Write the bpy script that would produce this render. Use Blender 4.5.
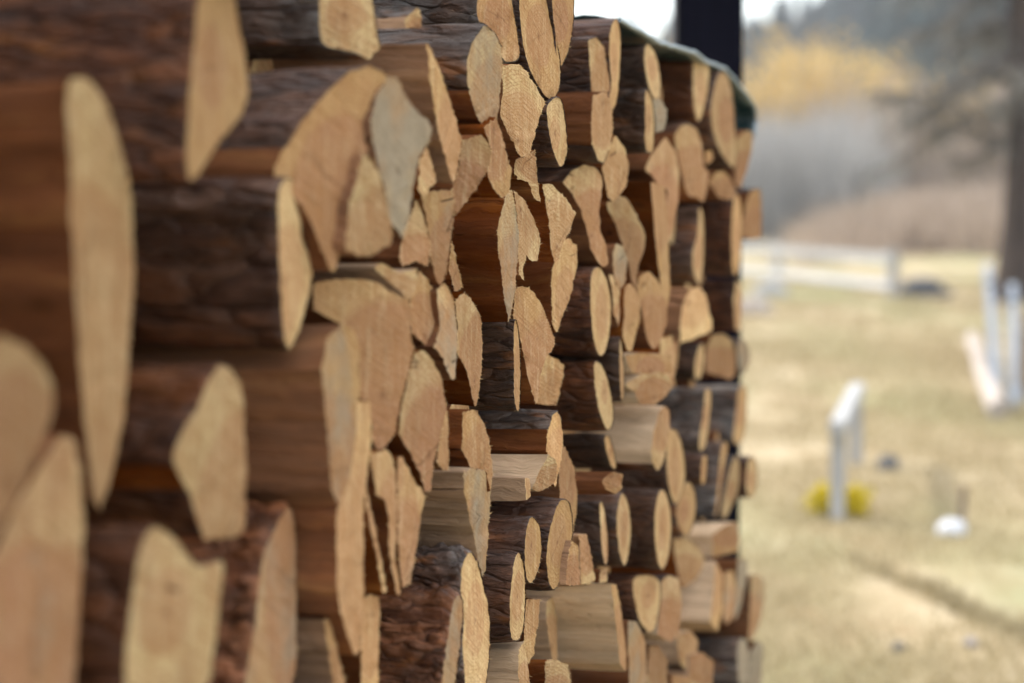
import bpy, bmesh, math, random
import numpy as np

# ------------------------------------------------------------------ camera, world, sun
for o in list(bpy.data.objects): bpy.data.objects.remove(o)
sc = bpy.context.scene
R = math.radians
F_PX, EYE, HORIZON = 2170.0, 1.45, 200.0
cam = bpy.data.cameras.new('camera'); co = bpy.data.objects.new('camera', cam)
sc.collection.objects.link(co); sc.camera = co
cam.sensor_width = 23.6; cam.lens = 23.6*F_PX/1024
cam.clip_start = .05; cam.clip_end = 3000
PITCH = math.atan((341.5-HORIZON)/F_PX)
co.location = (0, 0, EYE); co.rotation_euler = (math.pi/2-PITCH, 0, 0)
cam.dof.use_dof = True; cam.dof.focus_distance = 2.48; cam.dof.aperture_fstop = 2.1
SUN_AZ, SUN_EL = -50, 38                                  # clockwise from the view direction
CLOUD = 5.5
w = bpy.data.worlds.new('World'); sc.world = w; w.use_nodes = True
nt = w.node_tree; bg = nt.nodes['Background']
sky = nt.nodes.new('ShaderNodeTexSky'); sky.sky_type = 'NISHITA'; sky.sun_disc = False
sky.sun_elevation = R(SUN_EL); sky.sun_rotation = R(SUN_AZ) % (2*math.pi)
sky.air_density = 1.0; sky.dust_density = 1.0; sky.ozone_density = 1.0
# thin bright cloud over most of the sky, blue between
tcw = nt.nodes.new('ShaderNodeTexCoord'); cl = nt.nodes.new('ShaderNodeTexNoise'); cl.inputs['Scale'].default_value = 3.2; cl.inputs['Detail'].default_value = 6; cl.inputs['Roughness'].default_value = .55
mpw = nt.nodes.new('ShaderNodeMapping'); mpw.inputs['Scale'].default_value = (1, 1, 2.2); mpw.inputs['Location'].default_value = (.3, .8, 0); nt.links.new(tcw.outputs['Generated'], mpw.inputs[0]); nt.links.new(mpw.outputs[0], cl.inputs['Vector'])
crw = nt.nodes.new('ShaderNodeValToRGB'); crw.color_ramp.elements[0].position = .36; crw.color_ramp.elements[1].position = .60
crw.color_ramp.elements[0].color = (.25, .25, .25, 1); crw.color_ramp.elements[1].color = (.95, .95, .95, 1); nt.links.new(cl.outputs['Fac'], crw.inputs[0])
mxw = nt.nodes.new('ShaderNodeMix'); mxw.data_type = 'RGBA'; nt.links.new(crw.outputs[0], mxw.inputs[0]); nt.links.new(sky.outputs[0], mxw.inputs[6]); 
# cloud is brighter overhead than at the horizon, as an even overcast is
szw = nt.nodes.new('ShaderNodeSeparateXYZ'); nt.links.new(tcw.outputs['Generated'], szw.inputs[0])
clz = nt.nodes.new('ShaderNodeMapRange'); nt.links.new(szw.outputs[2], clz.inputs[0]); clz.inputs[3].default_value = CLOUD*.62; clz.inputs[4].default_value = CLOUD*1.55
clc = nt.nodes.new('ShaderNodeVectorMath'); clc.operation = 'SCALE'; clc.inputs[0].default_value = (1.0, .985, .955); nt.links.new(clz.outputs[0], clc.inputs['Scale'])
nt.links.new(clc.outputs[0], mxw.inputs[7])
nt.links.new(mxw.outputs[2], bg.inputs[0]); bg.inputs[1].default_value = 0.15
sd = bpy.data.lights.new('sun', 'SUN'); sd.energy = 2.0; sd.angle = R(.6); sd.color = (1, .93, .82)
so = bpy.data.objects.new('sun', sd); sc.collection.objects.link(so)
a, e = R(SUN_AZ), R(SUN_EL)
from mathutils import Vector, Matrix
SUN = Vector((math.sin(a)*math.cos(e), math.cos(a)*math.cos(e), math.sin(e)))
so.rotation_euler = SUN.to_track_quat('Z', 'Y').to_euler()
sc.view_settings.view_transform = 'Standard'; sc.view_settings.look = 'None'
sc.view_settings.exposure = 1.40; sc.view_settings.gamma = 1
sc.cycles.use_denoising = True
sc.cycles.max_bounces = 6; sc.cycles.diffuse_bounces = 4; sc.cycles.transparent_max_bounces = 6

# ------------------------------------------------------------------ helpers
C = sc.collection
rng = np.random.default_rng(7); random.seed(7)
def link(name, me, parent=None):
    o = bpy.data.objects.new(name, me); C.objects.link(o)
    if parent: o.parent = parent
    return o
def tag(o, label=None, cat=None, group=None, kind=None):
    if label: o['label'] = label
    if cat: o['category'] = cat
    if group: o['group'] = group
    if kind: o['kind'] = kind
    return o
def thing(name, label, cat, loc=(0, 0, 0), rotz=0, group=None):
    o = bpy.data.objects.new(name, None); C.objects.link(o)
    o.location = loc; o.rotation_euler = (0, 0, rotz); o.empty_display_size = .05
    return tag(o, label, cat, group)
def mesh(name, v, f, mat, smooth=None):
    me = bpy.data.meshes.new(name); me.from_pydata([tuple(p) for p in v], [], [tuple(int(i) for i in q) for q in f])
    me.materials.append(mat); me.update()
    if smooth is not None:
        me.shade_smooth()
        if smooth < 180: me.set_sharp_from_angle(angle=R(smooth))
    return me
def attr(me, name, vals):                                  # one vector per vertex
    A = me.attributes.new(name, 'FLOAT_VECTOR', 'POINT')
    A.data.foreach_set('vector', np.ascontiguousarray(vals, dtype=np.float32).ravel())
def _h(ix, iy, iz, s):
    n = (ix*374761393 + iy*668265263 + iz*2147483647 + s*1274126177) & 0xffffffff
    n = ((n ^ (n >> 13))*1274126177) & 0xffffffff
    return ((n ^ (n >> 16)) & 0xffff)/65535.0
def noise(p, s=0):                                         # value noise in -1..1
    p = np.asarray(p, float); i = np.floor(p).astype(np.int64); f = p-i; f = f*f*(3-2*f)
    r = 0
    for dx in (0, 1):
        for dy in (0, 1):
            for dz in (0, 1):
                wgt = (f[..., 0] if dx else 1-f[..., 0])*(f[..., 1] if dy else 1-f[..., 1])*(f[..., 2] if dz else 1-f[..., 2])
                r = r+wgt*_h(i[..., 0]+dx, i[..., 1]+dy, i[..., 2]+dz, s)
    return r*2-1

# ------------------------------------------------------------------ materials
class NB:
    def __init__(s, name):
        s.m = bpy.data.materials.new(name); s.m.use_nodes = True; s.t = s.m.node_tree
        s.b = s.t.nodes['Principled BSDF']
    def n(s, t, **k):
        x = s.t.nodes.new(t)
        for q, v in k.items(): setattr(x, q, v)
        return x
    def l(s, a, b): s.t.links.new(a, b)
    def mp(s, src, scale, loc=(0, 0, 0)):
        x = s.n('ShaderNodeMapping'); x.inputs['Scale'].default_value = scale; x.inputs['Location'].default_value = loc
        s.l(src, x.inputs[0]); return x.outputs[0]
    def noise(s, vec, scale, detail=4, rough=.6, dist=0):
        x = s.n('ShaderNodeTexNoise'); x.inputs['Scale'].default_value = scale; x.inputs['Detail'].default_value = detail
        x.inputs['Roughness'].default_value = rough; x.inputs['Distortion'].default_value = dist
        s.l(vec, x.inputs['Vector']); return x.outputs['Fac']
    def ramp(s, fac, *st):
        x = s.n('ShaderNodeValToRGB'); e = x.color_ramp.elements
        while len(e) < len(st): e.new(.5)
        for q, (p, c) in zip(e, st):
            q.position = p; q.color = (*c, 1) if hasattr(c, '__len__') else (c, c, c, 1)
        s.l(fac, x.inputs[0]); return x.outputs[0]
    def mix(s, fac, a, b, mode='MIX'):
        x = s.n('ShaderNodeMix', data_type='RGBA', blend_type=mode)
        for i, v in ((0, fac), (6, a), (7, b)):
            if hasattr(v, 'is_output'): s.l(v, x.inputs[i])
            elif i == 0: x.inputs[0].default_value = v
            else: x.inputs[i].default_value = (*v, 1)
        return x.outputs[2]
    def math(s, op, a, b=0.0, c=0.0, clamp=False):
        x = s.n('ShaderNodeMath', operation=op); x.use_clamp = clamp
        for i, v in enumerate((a, b, c)):
            if hasattr(v, 'is_output'): s.l(v, x.inputs[i])
            else: x.inputs[i].default_value = v
        return x.outputs[0]
    def attr(s, name):
        x = s.n('ShaderNodeAttribute'); x.attribute_name = name; return x
    def sep(s, v):
        x = s.n('ShaderNodeSeparateXYZ'); s.l(v, x.inputs[0]); return x.outputs
    def add(s, a, b):
        x = s.n('ShaderNodeVectorMath', operation='ADD'); s.l(a, x.inputs[0]); s.l(b, x.inputs[1]); return x.outputs[0]
    def bump(s, h, strength, dist):
        x = s.n('ShaderNodeBump'); x.inputs['Strength'].default_value = strength; x.inputs['Distance'].default_value = dist
        s.l(h, x.inputs['Height']); s.l(x.outputs[0], s.b.inputs['Normal'])
    def done(s, col, rough=.8, spec=.3):
        if hasattr(col, 'is_output'): s.l(col, s.b.inputs['Base Color'])
        else: s.b.inputs['Base Color'].default_value = (*col, 1)
        if hasattr(rough, 'is_output'): s.l(rough, s.b.inputs['Roughness'])
        else: s.b.inputs['Roughness'].default_value = rough
        s.b.inputs['Specular IOR Level'].default_value = spec
        return s.m

def mat_cut_end():
    m = NB('cut_end_grain')
    ring = m.attr('ring').outputs['Vector']                # offset from the pith: y, z, heart radius
    tone = m.attr('tone').outputs['Vector']                # grey, pink, brightness
    seed = m.attr('seed').outputs['Vector']
    y, z, hr = m.sep(ring); grey, pink, val = m.sep(tone)
    cm = m.n('ShaderNodeCombineXYZ'); m.l(y, cm.inputs[0]); m.l(z, cm.inputs[1])
    v = m.add(cm.outputs[0], seed)
    ln = m.n('ShaderNodeVectorMath', operation='LENGTH'); m.l(cm.outputs[0], ln.inputs[0])
    wob = m.noise(v, 14, 3)
    r = m.math('ADD', ln.outputs['Value'], m.math('MULTIPLY', m.math('SUBTRACT', wob, .5), .022))
    # growth rings: fine lines of uneven width
    ringf = m.math('SINE', m.math('MULTIPLY', m.math('ADD', r, m.math('MULTIPLY', wob, .01)), 1600.0))
    ringw = m.noise(m.mp(v, (1, 1, 1)), 30, 2)
    heart = m.ramp(m.math('DIVIDE', r, m.math('MAXIMUM', hr, .001)), (.88, 1), (1.0, 0))
    sapc = m.mix(m.noise(v, 22, 4), (.57, .41, .185), (.76, .61, .36))
    heartc = m.mix(m.noise(v, 30, 4), (.37, .19, .095), (.54, .335, .19))
    hn = m.ramp(m.noise(seed, .9, 0), (.42, 0), (.60, .75))
    sapc = m.mix(hn, sapc, (.55, .335, .14))
    hf = m.math('MULTIPLY', heart, m.math('ADD', .5, m.math('MULTIPLY', pink, .5)))
    col = m.mix(hf, sapc, heartc)
    col = m.mix(m.math('MULTIPLY', pink, m.ramp(m.noise(v, 9, 3), (.38, 0), (.68, .55))), col, (.48, .24, .15))
    col = m.mix(m.math('MULTIPLY', m.ramp(ringf, (.35, 0), (.95, 1)), m.math('MULTIPLY', ringw, .85)), col, (.36, .165, .06))
    stain = m.noise(m.mp(v, (30, 13, 1)), 1.0, 5, .7)
    col = m.mix(m.ramp(stain, (.27, .7), (.48, 0)), col, (.26, .13, .065))
    # saw marks: faint slanting strokes, and fuzz
    saw = m.noise(m.mp(m.n_rot(v, .5), (18, 320, 1)), 1.0, 3, .7)
    fuzz = m.noise(m.mp(v, (520, 260, 1)), 1.0, 3, .75)
    col = m.mix(m.ramp(saw, (.33, .5), (.6, 0)), col, (.36, .17, .065))
    col = m.mix(m.ramp(fuzz, (.30, .6), (.52, 0)), col, (.38, .19, .08))
    col = m.mix(m.ramp(fuzz, (.56, 0), (.78, .5)), col, (.86, .68, .40))
    streak = m.noise(m.mp(v, (150, 16, 1)), 1.0, 4, .7)
    col = m.mix(m.ramp(streak, (.30, .62), (.50, 0)), col, (.40, .20, .085))
    col = m.mix(m.ramp(streak, (.55, 0), (.75, .4)), col, (.84, .67, .41))
    # drying checks running out from the pith
    ang = m.math('ARCTAN2', y, z)
    rad = m.math('SINE', m.math('ADD', m.math('ADD', m.math('MULTIPLY', ang, 2.0), m.math('MULTIPLY', m.sep(seed)[1], 5.0)), m.math('MULTIPLY', m.noise(v, 40, 3), 1.3)))
    rline = m.math('MULTIPLY', m.ramp(rad, (.985, 0), (.9985, 1)), m.ramp(m.math('DIVIDE', ln.outputs['Value'], m.math('MAXIMUM', hr, .001)), (.02, .9), (1.15, 0)))
    col = m.mix(m.math('MULTIPLY', rline, m.ramp(m.noise(seed, 1.7, 0), (.42, 0), (.55, .85))), col, (.13, .06, .03))
    pd = m.ramp(ln.outputs['Value'], (.0015, .8), (.0045, 0)); col = m.mix(pd, col, (.20, .09, .045))
    # weathering: grey patches, dirt spots, long drying checks
    gm = m.math('ADD', m.math('MULTIPLY', grey, 1.1), m.math('MULTIPLY', m.math('SUBTRACT', m.noise(v, 13, 5, .7), .72), 2.0), clamp=True)
    col = m.mix(m.ramp(gm, (.0, 0), (.55, .92)), col, m.mix(m.noise(v, 60, 4), (.215, .175, .12), (.50, .42, .31)))
    col = m.mix(m.ramp(m.noise(v, 55, 5, .7), (.655, 0), (.75, .75)), col, (.12, .075, .05))
    vor = m.n('ShaderNodeTexVoronoi', feature='DISTANCE_TO_EDGE'); m.l(m.mp(m.n_rot(v, 1.2), (34, 9, 1)), vor.inputs['Vector']); vor.inputs['Scale'].default_value = .8
    chk = m.math('MULTIPLY', m.ramp(vor.outputs['Distance'], (.0, 1), (.022, 0)), m.ramp(m.noise(v, 13, 2), (.64, 0), (.70, .8)))
    col = m.mix(chk, col, (.12, .065, .035))
    sc_ = m.n('ShaderNodeVectorMath', operation='SCALE'); m.l(col, sc_.inputs[0]); m.l(val, sc_.inputs['Scale'])
    h = m.math('ADD', m.math('MULTIPLY', saw, .7), m.math('MULTIPLY', fuzz, .55))
    h = m.math('ADD', h, m.math('ADD', m.math('MULTIPLY', m.noise(v, 45, 4), .8), m.math('MULTIPLY', streak, .7)))
    h = m.math('SUBTRACT', h, m.math('MULTIPLY', chk, 1.2))
    m.bump(h, 1.0, .0034)
    return m.done(sc_.outputs[0], .9, .06)
def _rot(s, v, ang):
    x = s.n('ShaderNodeVectorRotate', rotation_type='Z_AXIS'); x.inputs['Angle'].default_value = ang
    s.l(v, x.inputs['Vector']); return x.outputs[0]
NB.n_rot = _rot

def mat_split():
    m = NB('split_wood'); tc = m.n('ShaderNodeTexCoord').outputs['Object']
    seed = m.attr('seed').outputs['Vector']; tone = m.attr('tone').outputs['Vector']
    grey, pink, val = m.sep(tone)
    v = m.add(tc, seed)
    warp = m.noise(v, 9, 3)
    cm = m.n('ShaderNodeCombineXYZ'); m.l(m.math('MULTIPLY', warp, .05), cm.inputs[1]); m.l(m.math('MULTIPLY', warp, .05), cm.inputs[2])
    v2 = m.add(v, cm.outputs[0])
    fib = m.noise(m.mp(v2, (5, 130, 130)), 1, 5, .7)
    band = m.noise(m.mp(v2, (1.6, 38, 38)), 1, 3, .6)
    big = m.noise(v, 6, 3)
    col = m.ramp(band, (.22, (.12, .022, .002)), (.54, (.235, .058, .007)), (.84, (.46, .18, .035)))
    col = m.mix(m.ramp(fib, (.28, .65), (.52, 0)), col, (.10, .022, .004))
    col = m.mix(m.ramp(fib, (.60, 0), (.78, .45)), col, (.50, .23, .055))
    col = m.mix(m.ramp(big, (.50, 0), (.72, .6)), col, (.17, .042, .006))
    gm = m.math('MULTIPLY', grey, m.ramp(m.noise(m.mp(v, (6, 18, 18)), 1, 4), (.32, 0), (.58, .9)))
    col = m.mix(gm, col, m.mix(fib, (.20, .165, .12), (.40, .34, .26)))
    col = m.mix(m.math('MULTIPLY', pink, m.ramp(fib, (.2, .75), (.5, 1))), col, m.mix(band, (.58, .41, .26), (.80, .63, .44)))
    knot = m.n('ShaderNodeTexVoronoi', feature='F1'); knot.inputs['Scale'].default_value = 1; m.l(m.mp(v2, (9, 16, 16)), knot.inputs['Vector'])
    col = m.mix(m.ramp(knot.outputs['Distance'], (.05, .75), (.14, 0)), col, (.13, .045, .015))
    crack = m.ramp(m.noise(m.mp(v2, (2.2, 85, 85), (3, 1, 2)), 1, 2, .5), (.25, 1), (.30, 0))
    col = m.mix(m.math('MULTIPLY', crack, .8), col, (.055, .024, .012))
    sc_ = m.n('ShaderNodeVectorMath', operation='SCALE'); m.l(col, sc_.inputs[0]); m.l(val, sc_.inputs['Scale'])
    m.l(m.math('MULTIPLY', val, m.ramp(m.noise(m.mp(v, (3, 16, 16)), 1, 4, .6), (.30, .42), (.68, 1.0))), sc_.inputs['Scale'])
    sc2 = m.n('ShaderNodeVectorMath', operation='SCALE'); m.l(sc_.outputs[0], sc2.inputs[0]); sc2.inputs['Scale'].default_value = 1.35; sc_ = sc2
    h = m.math('SUBTRACT', m.math('ADD', fib, m.math('MULTIPLY', band, .8)), m.math('MULTIPLY', crack, .8))
    m.bump(h, 1.0, .005)
    return m.done(sc_.outputs[0], .9, .0)

def mat_bark():
    m = NB('pine_bark'); tc = m.n('ShaderNodeTexCoord').outputs['Object']
    seed = m.attr('seed').outputs['Vector']; tone = m.attr('tone').outputs['Vector']
    grey, red, val = m.sep(tone)
    sv = m.math('ADD', 1.0, m.math('MULTIPLY', m.math('SINE', m.math('MULTIPLY', m.sep(seed)[0], 3.0)), .38))
    sv_ = m.n('ShaderNodeVectorMath', operation='SCALE'); m.l(m.add(tc, seed), sv_.inputs[0]); m.l(sv, sv_.inputs['Scale'])
    v = sv_.outputs[0]
    w1 = m.n('ShaderNodeTexNoise'); w1.inputs['Scale'].default_value = 26; w1.inputs['Detail'].default_value = 4; m.l(v, w1.inputs['Vector'])
    wv = m.n('ShaderNodeVectorMath', operation='SCALE'); m.l(w1.outputs['Color'], wv.inputs[0]); wv.inputs['Scale'].default_value = .013
    v2 = m.add(v, wv.outputs[0])
    vo = m.n('ShaderNodeTexVoronoi', feature='DISTANCE_TO_EDGE'); vo.inputs['Scale'].default_value = 1; m.l(m.mp(v2, (16, 62, 62)), vo.inputs['Vector'])
    vc = m.n('ShaderNodeTexVoronoi', feature='F1'); vc.inputs['Scale'].default_value = 1; m.l(m.mp(v2, (16, 62, 62)), vc.inputs['Vector'])
    cell = m.sep(vc.outputs['Color'])[0]
    flake = m.noise(m.mp(v2, (30, 120, 120)), 1, 5, .7)
    furrow = m.noise(m.mp(v2, (9, 75, 75)), 1, 5, .75)
    base = m.mix(red, m.mix(cell, (.036, .016, .007), (.085, .042, .020)), m.mix(cell, (.062, .017, .005), (.140, .046, .014)))
    base = m.mix(m.ramp(flake, (.5, 0), (.72, .8)), base, m.mix(red, (.14, .065, .03), (.24, .085, .032)))
    gm = m.math('MULTIPLY', m.ramp(m.noise(v, 11, 4), (.34, .05), (.62, 1)), grey)
    base = m.mix(m.math('MULTIPLY', gm, m.ramp(flake, (.34, .25), (.58, 1))), base, m.mix(cell, (.105, .10, .10), (.23, .22, .21)))
    crack = m.ramp(vo.outputs['Distance'], (.0, 1), (.16, 0))
    deep = m.ramp(furrow, (.30, 1), (.46, 0))
    col = m.mix(m.math('MULTIPLY', m.math('MULTIPLY', crack, m.ramp(m.noise(v, 17, 3), (.40, .0), (.65, .8))), .75), base, (.016, .009, .006))
    col = m.mix(m.math('MULTIPLY', deep, .7), col, (.016, .008, .005))
    col = m.mix(m.ramp(m.noise(m.mp(v, (12, 40, 40)), 1, 4), (.58, 0), (.70, .75)), col, (.24, .085, .02))
    sc_ = m.n('ShaderNodeVectorMath', operation='SCALE'); m.l(col, sc_.inputs[0]); m.l(val, sc_.inputs['Scale'])
    m.l(m.math('MULTIPLY', val, m.ramp(m.noise(m.mp(v, (12, 26, 26)), 1, 4, .6), (.32, .36), (.68, 1.0))), sc_.inputs['Scale'])
    sc2 = m.n('ShaderNodeVectorMath', operation='SCALE'); m.l(sc_.outputs[0], sc2.inputs[0]); sc2.inputs['Scale'].default_value = 1.45; sc_ = sc2
    h = m.math('ADD', m.math('MULTIPLY', flake, .7), m.math('MULTIPLY', furrow, 1.2))
    h = m.math('SUBTRACT', h, m.math('MULTIPLY', crack, .6))
    m.bump(h, 1.0, .007)
    return m.done(sc_.outputs[0], .52, .28)
M_END, M_SPLIT, M_BARK = mat_cut_end(), mat_split(), mat_bark()

def simple(name, c1, c2, scale, rough=.85, bump=.4, dist=.01, stretch=(1, 1, 1), spec=.3):
    m = NB(name); tc = m.n('ShaderNodeTexCoord').outputs['Object']
    f = m.noise(m.mp(tc, stretch), scale, 5, .65)
    col = m.ramp(f, (.3, c1), (.7, c2)); m.bump(f, bump, dist)
    return m.done(col, rough, spec)

M_FIBRE = simple('wood_fibre', (.62, .40, .17), (.84, .64, .36), 90, .8, 0, .001)
# ------------------------------------------------------------------ terrain
def sstep(a, b, x):
    x = np.clip((x-a)/(b-a), 0, 1); return x*x*(3-2*x)
def ground_z(X, Y):
    X = np.asarray(X, float); Y = np.asarray(Y, float)
    P = np.stack([X, Y, 0*X], -1)
    z = .018*noise(P*1.7, 1)+.03*noise(P*.5, 2)*sstep(3, 9, Y)
    z = z+.10*noise(P*.14, 3)*sstep(14, 40, Y)
    slope = X/np.maximum(Y, 1)
    z = z+1.0*sstep(40, 80, Y)*sstep(.12, .20, slope)           # the far bank on the right
    z = z+np.clip(Y-110, 0, None)*.10*sstep(-.05, .2, slope)*sstep(110, 200, Y)*sstep(.10, .22, slope)
    # a shallow rut crossing the near grass
    xc = 1.687-.213*(Y-7.15)
    z = z-.035*(.6+.8*noise(P*1.9, 4))*np.exp(-((X-xc-.0)/.06)**2)*sstep(5.9, 6.9, Y)*(1-sstep(8.0, 8.8, Y))
    return z
def build_ground():
    ys = np.concatenate([np.linspace(-12, .9, 18), np.geomspace(1, 60, 260), np.geomspace(61, 1800, 90)])
    us = np.concatenate([np.linspace(-1.6, -.05, 24), np.linspace(-.04, .34, 180), np.linspace(.36, 1.8, 24)])
    YY, UU = np.meshgrid(ys, us, indexing='ij')
    XX = UU*np.maximum(np.abs(YY), 9.0)
    XX = np.where(YY < 9, UU*(9.0), XX)
    ZZ = ground_z(XX, YY)
    n1, n2 = XX.shape
    v = np.stack([XX, YY, ZZ], -1).reshape(-1, 3)
    i = np.arange((n1-1)*n2).reshape(n1-1, n2)[:, :-1].ravel()
    f = np.stack([i, i+1, i+n2+1, i+n2], 1)
    m = NB('dry_grass_ground'); tc = m.n('ShaderNodeTexCoord').outputs['Object']
    big = m.noise(tc, .28, 4); mid = m.noise(m.mp(tc, (1, .6, 1)), 1.6, 5, .65); fine = m.noise(tc, 22, 5, .7)
    col = m.ramp(mid, (.30, (.25, .19, .11)), (.5, (.39, .315, .20)), (.68, (.51, .435, .31)))
    col = m.mix(m.ramp(m.noise(m.mp(tc, (.5, .16, 1), (3.1, .4, 0)), 1, 4), (.46, 0), (.62, .75)), col, (.21, .235, .11))
    col = m.mix(m.ramp(m.noise(m.mp(tc, (1.2, .8, 1), (7, 3, 0)), 1.3, 4), (.58, 0), (.72, .6)), col, (.26, .165, .085))
    col = m.mix(m.ramp(fine, (.3, .7), (.5, 0)), col, (.27, .185, .09))
    col = m.mix(m.ramp(fine, (.6, 0), (.8, .6)), col, (.54, .45, .30))
    m.bump(fine, .8, .03)
    me = mesh('ground', v, f, m.done(col, .95, .1), 180)
    tag(link('ground', me), 'dry tan meadow grass with greener patches', None, None, 'structure')
build_ground()

# ------------------------------------------------------------------ the log stack
PHI = math.atan(.243)
T2 = np.array([math.sin(PHI), math.cos(PHI)]); N2 = np.array([math.cos(PHI), -math.sin(PHI)])
ORG = np.array([-.5876, 0.0]); ROTZ = -PHI
LEN = .36
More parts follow.
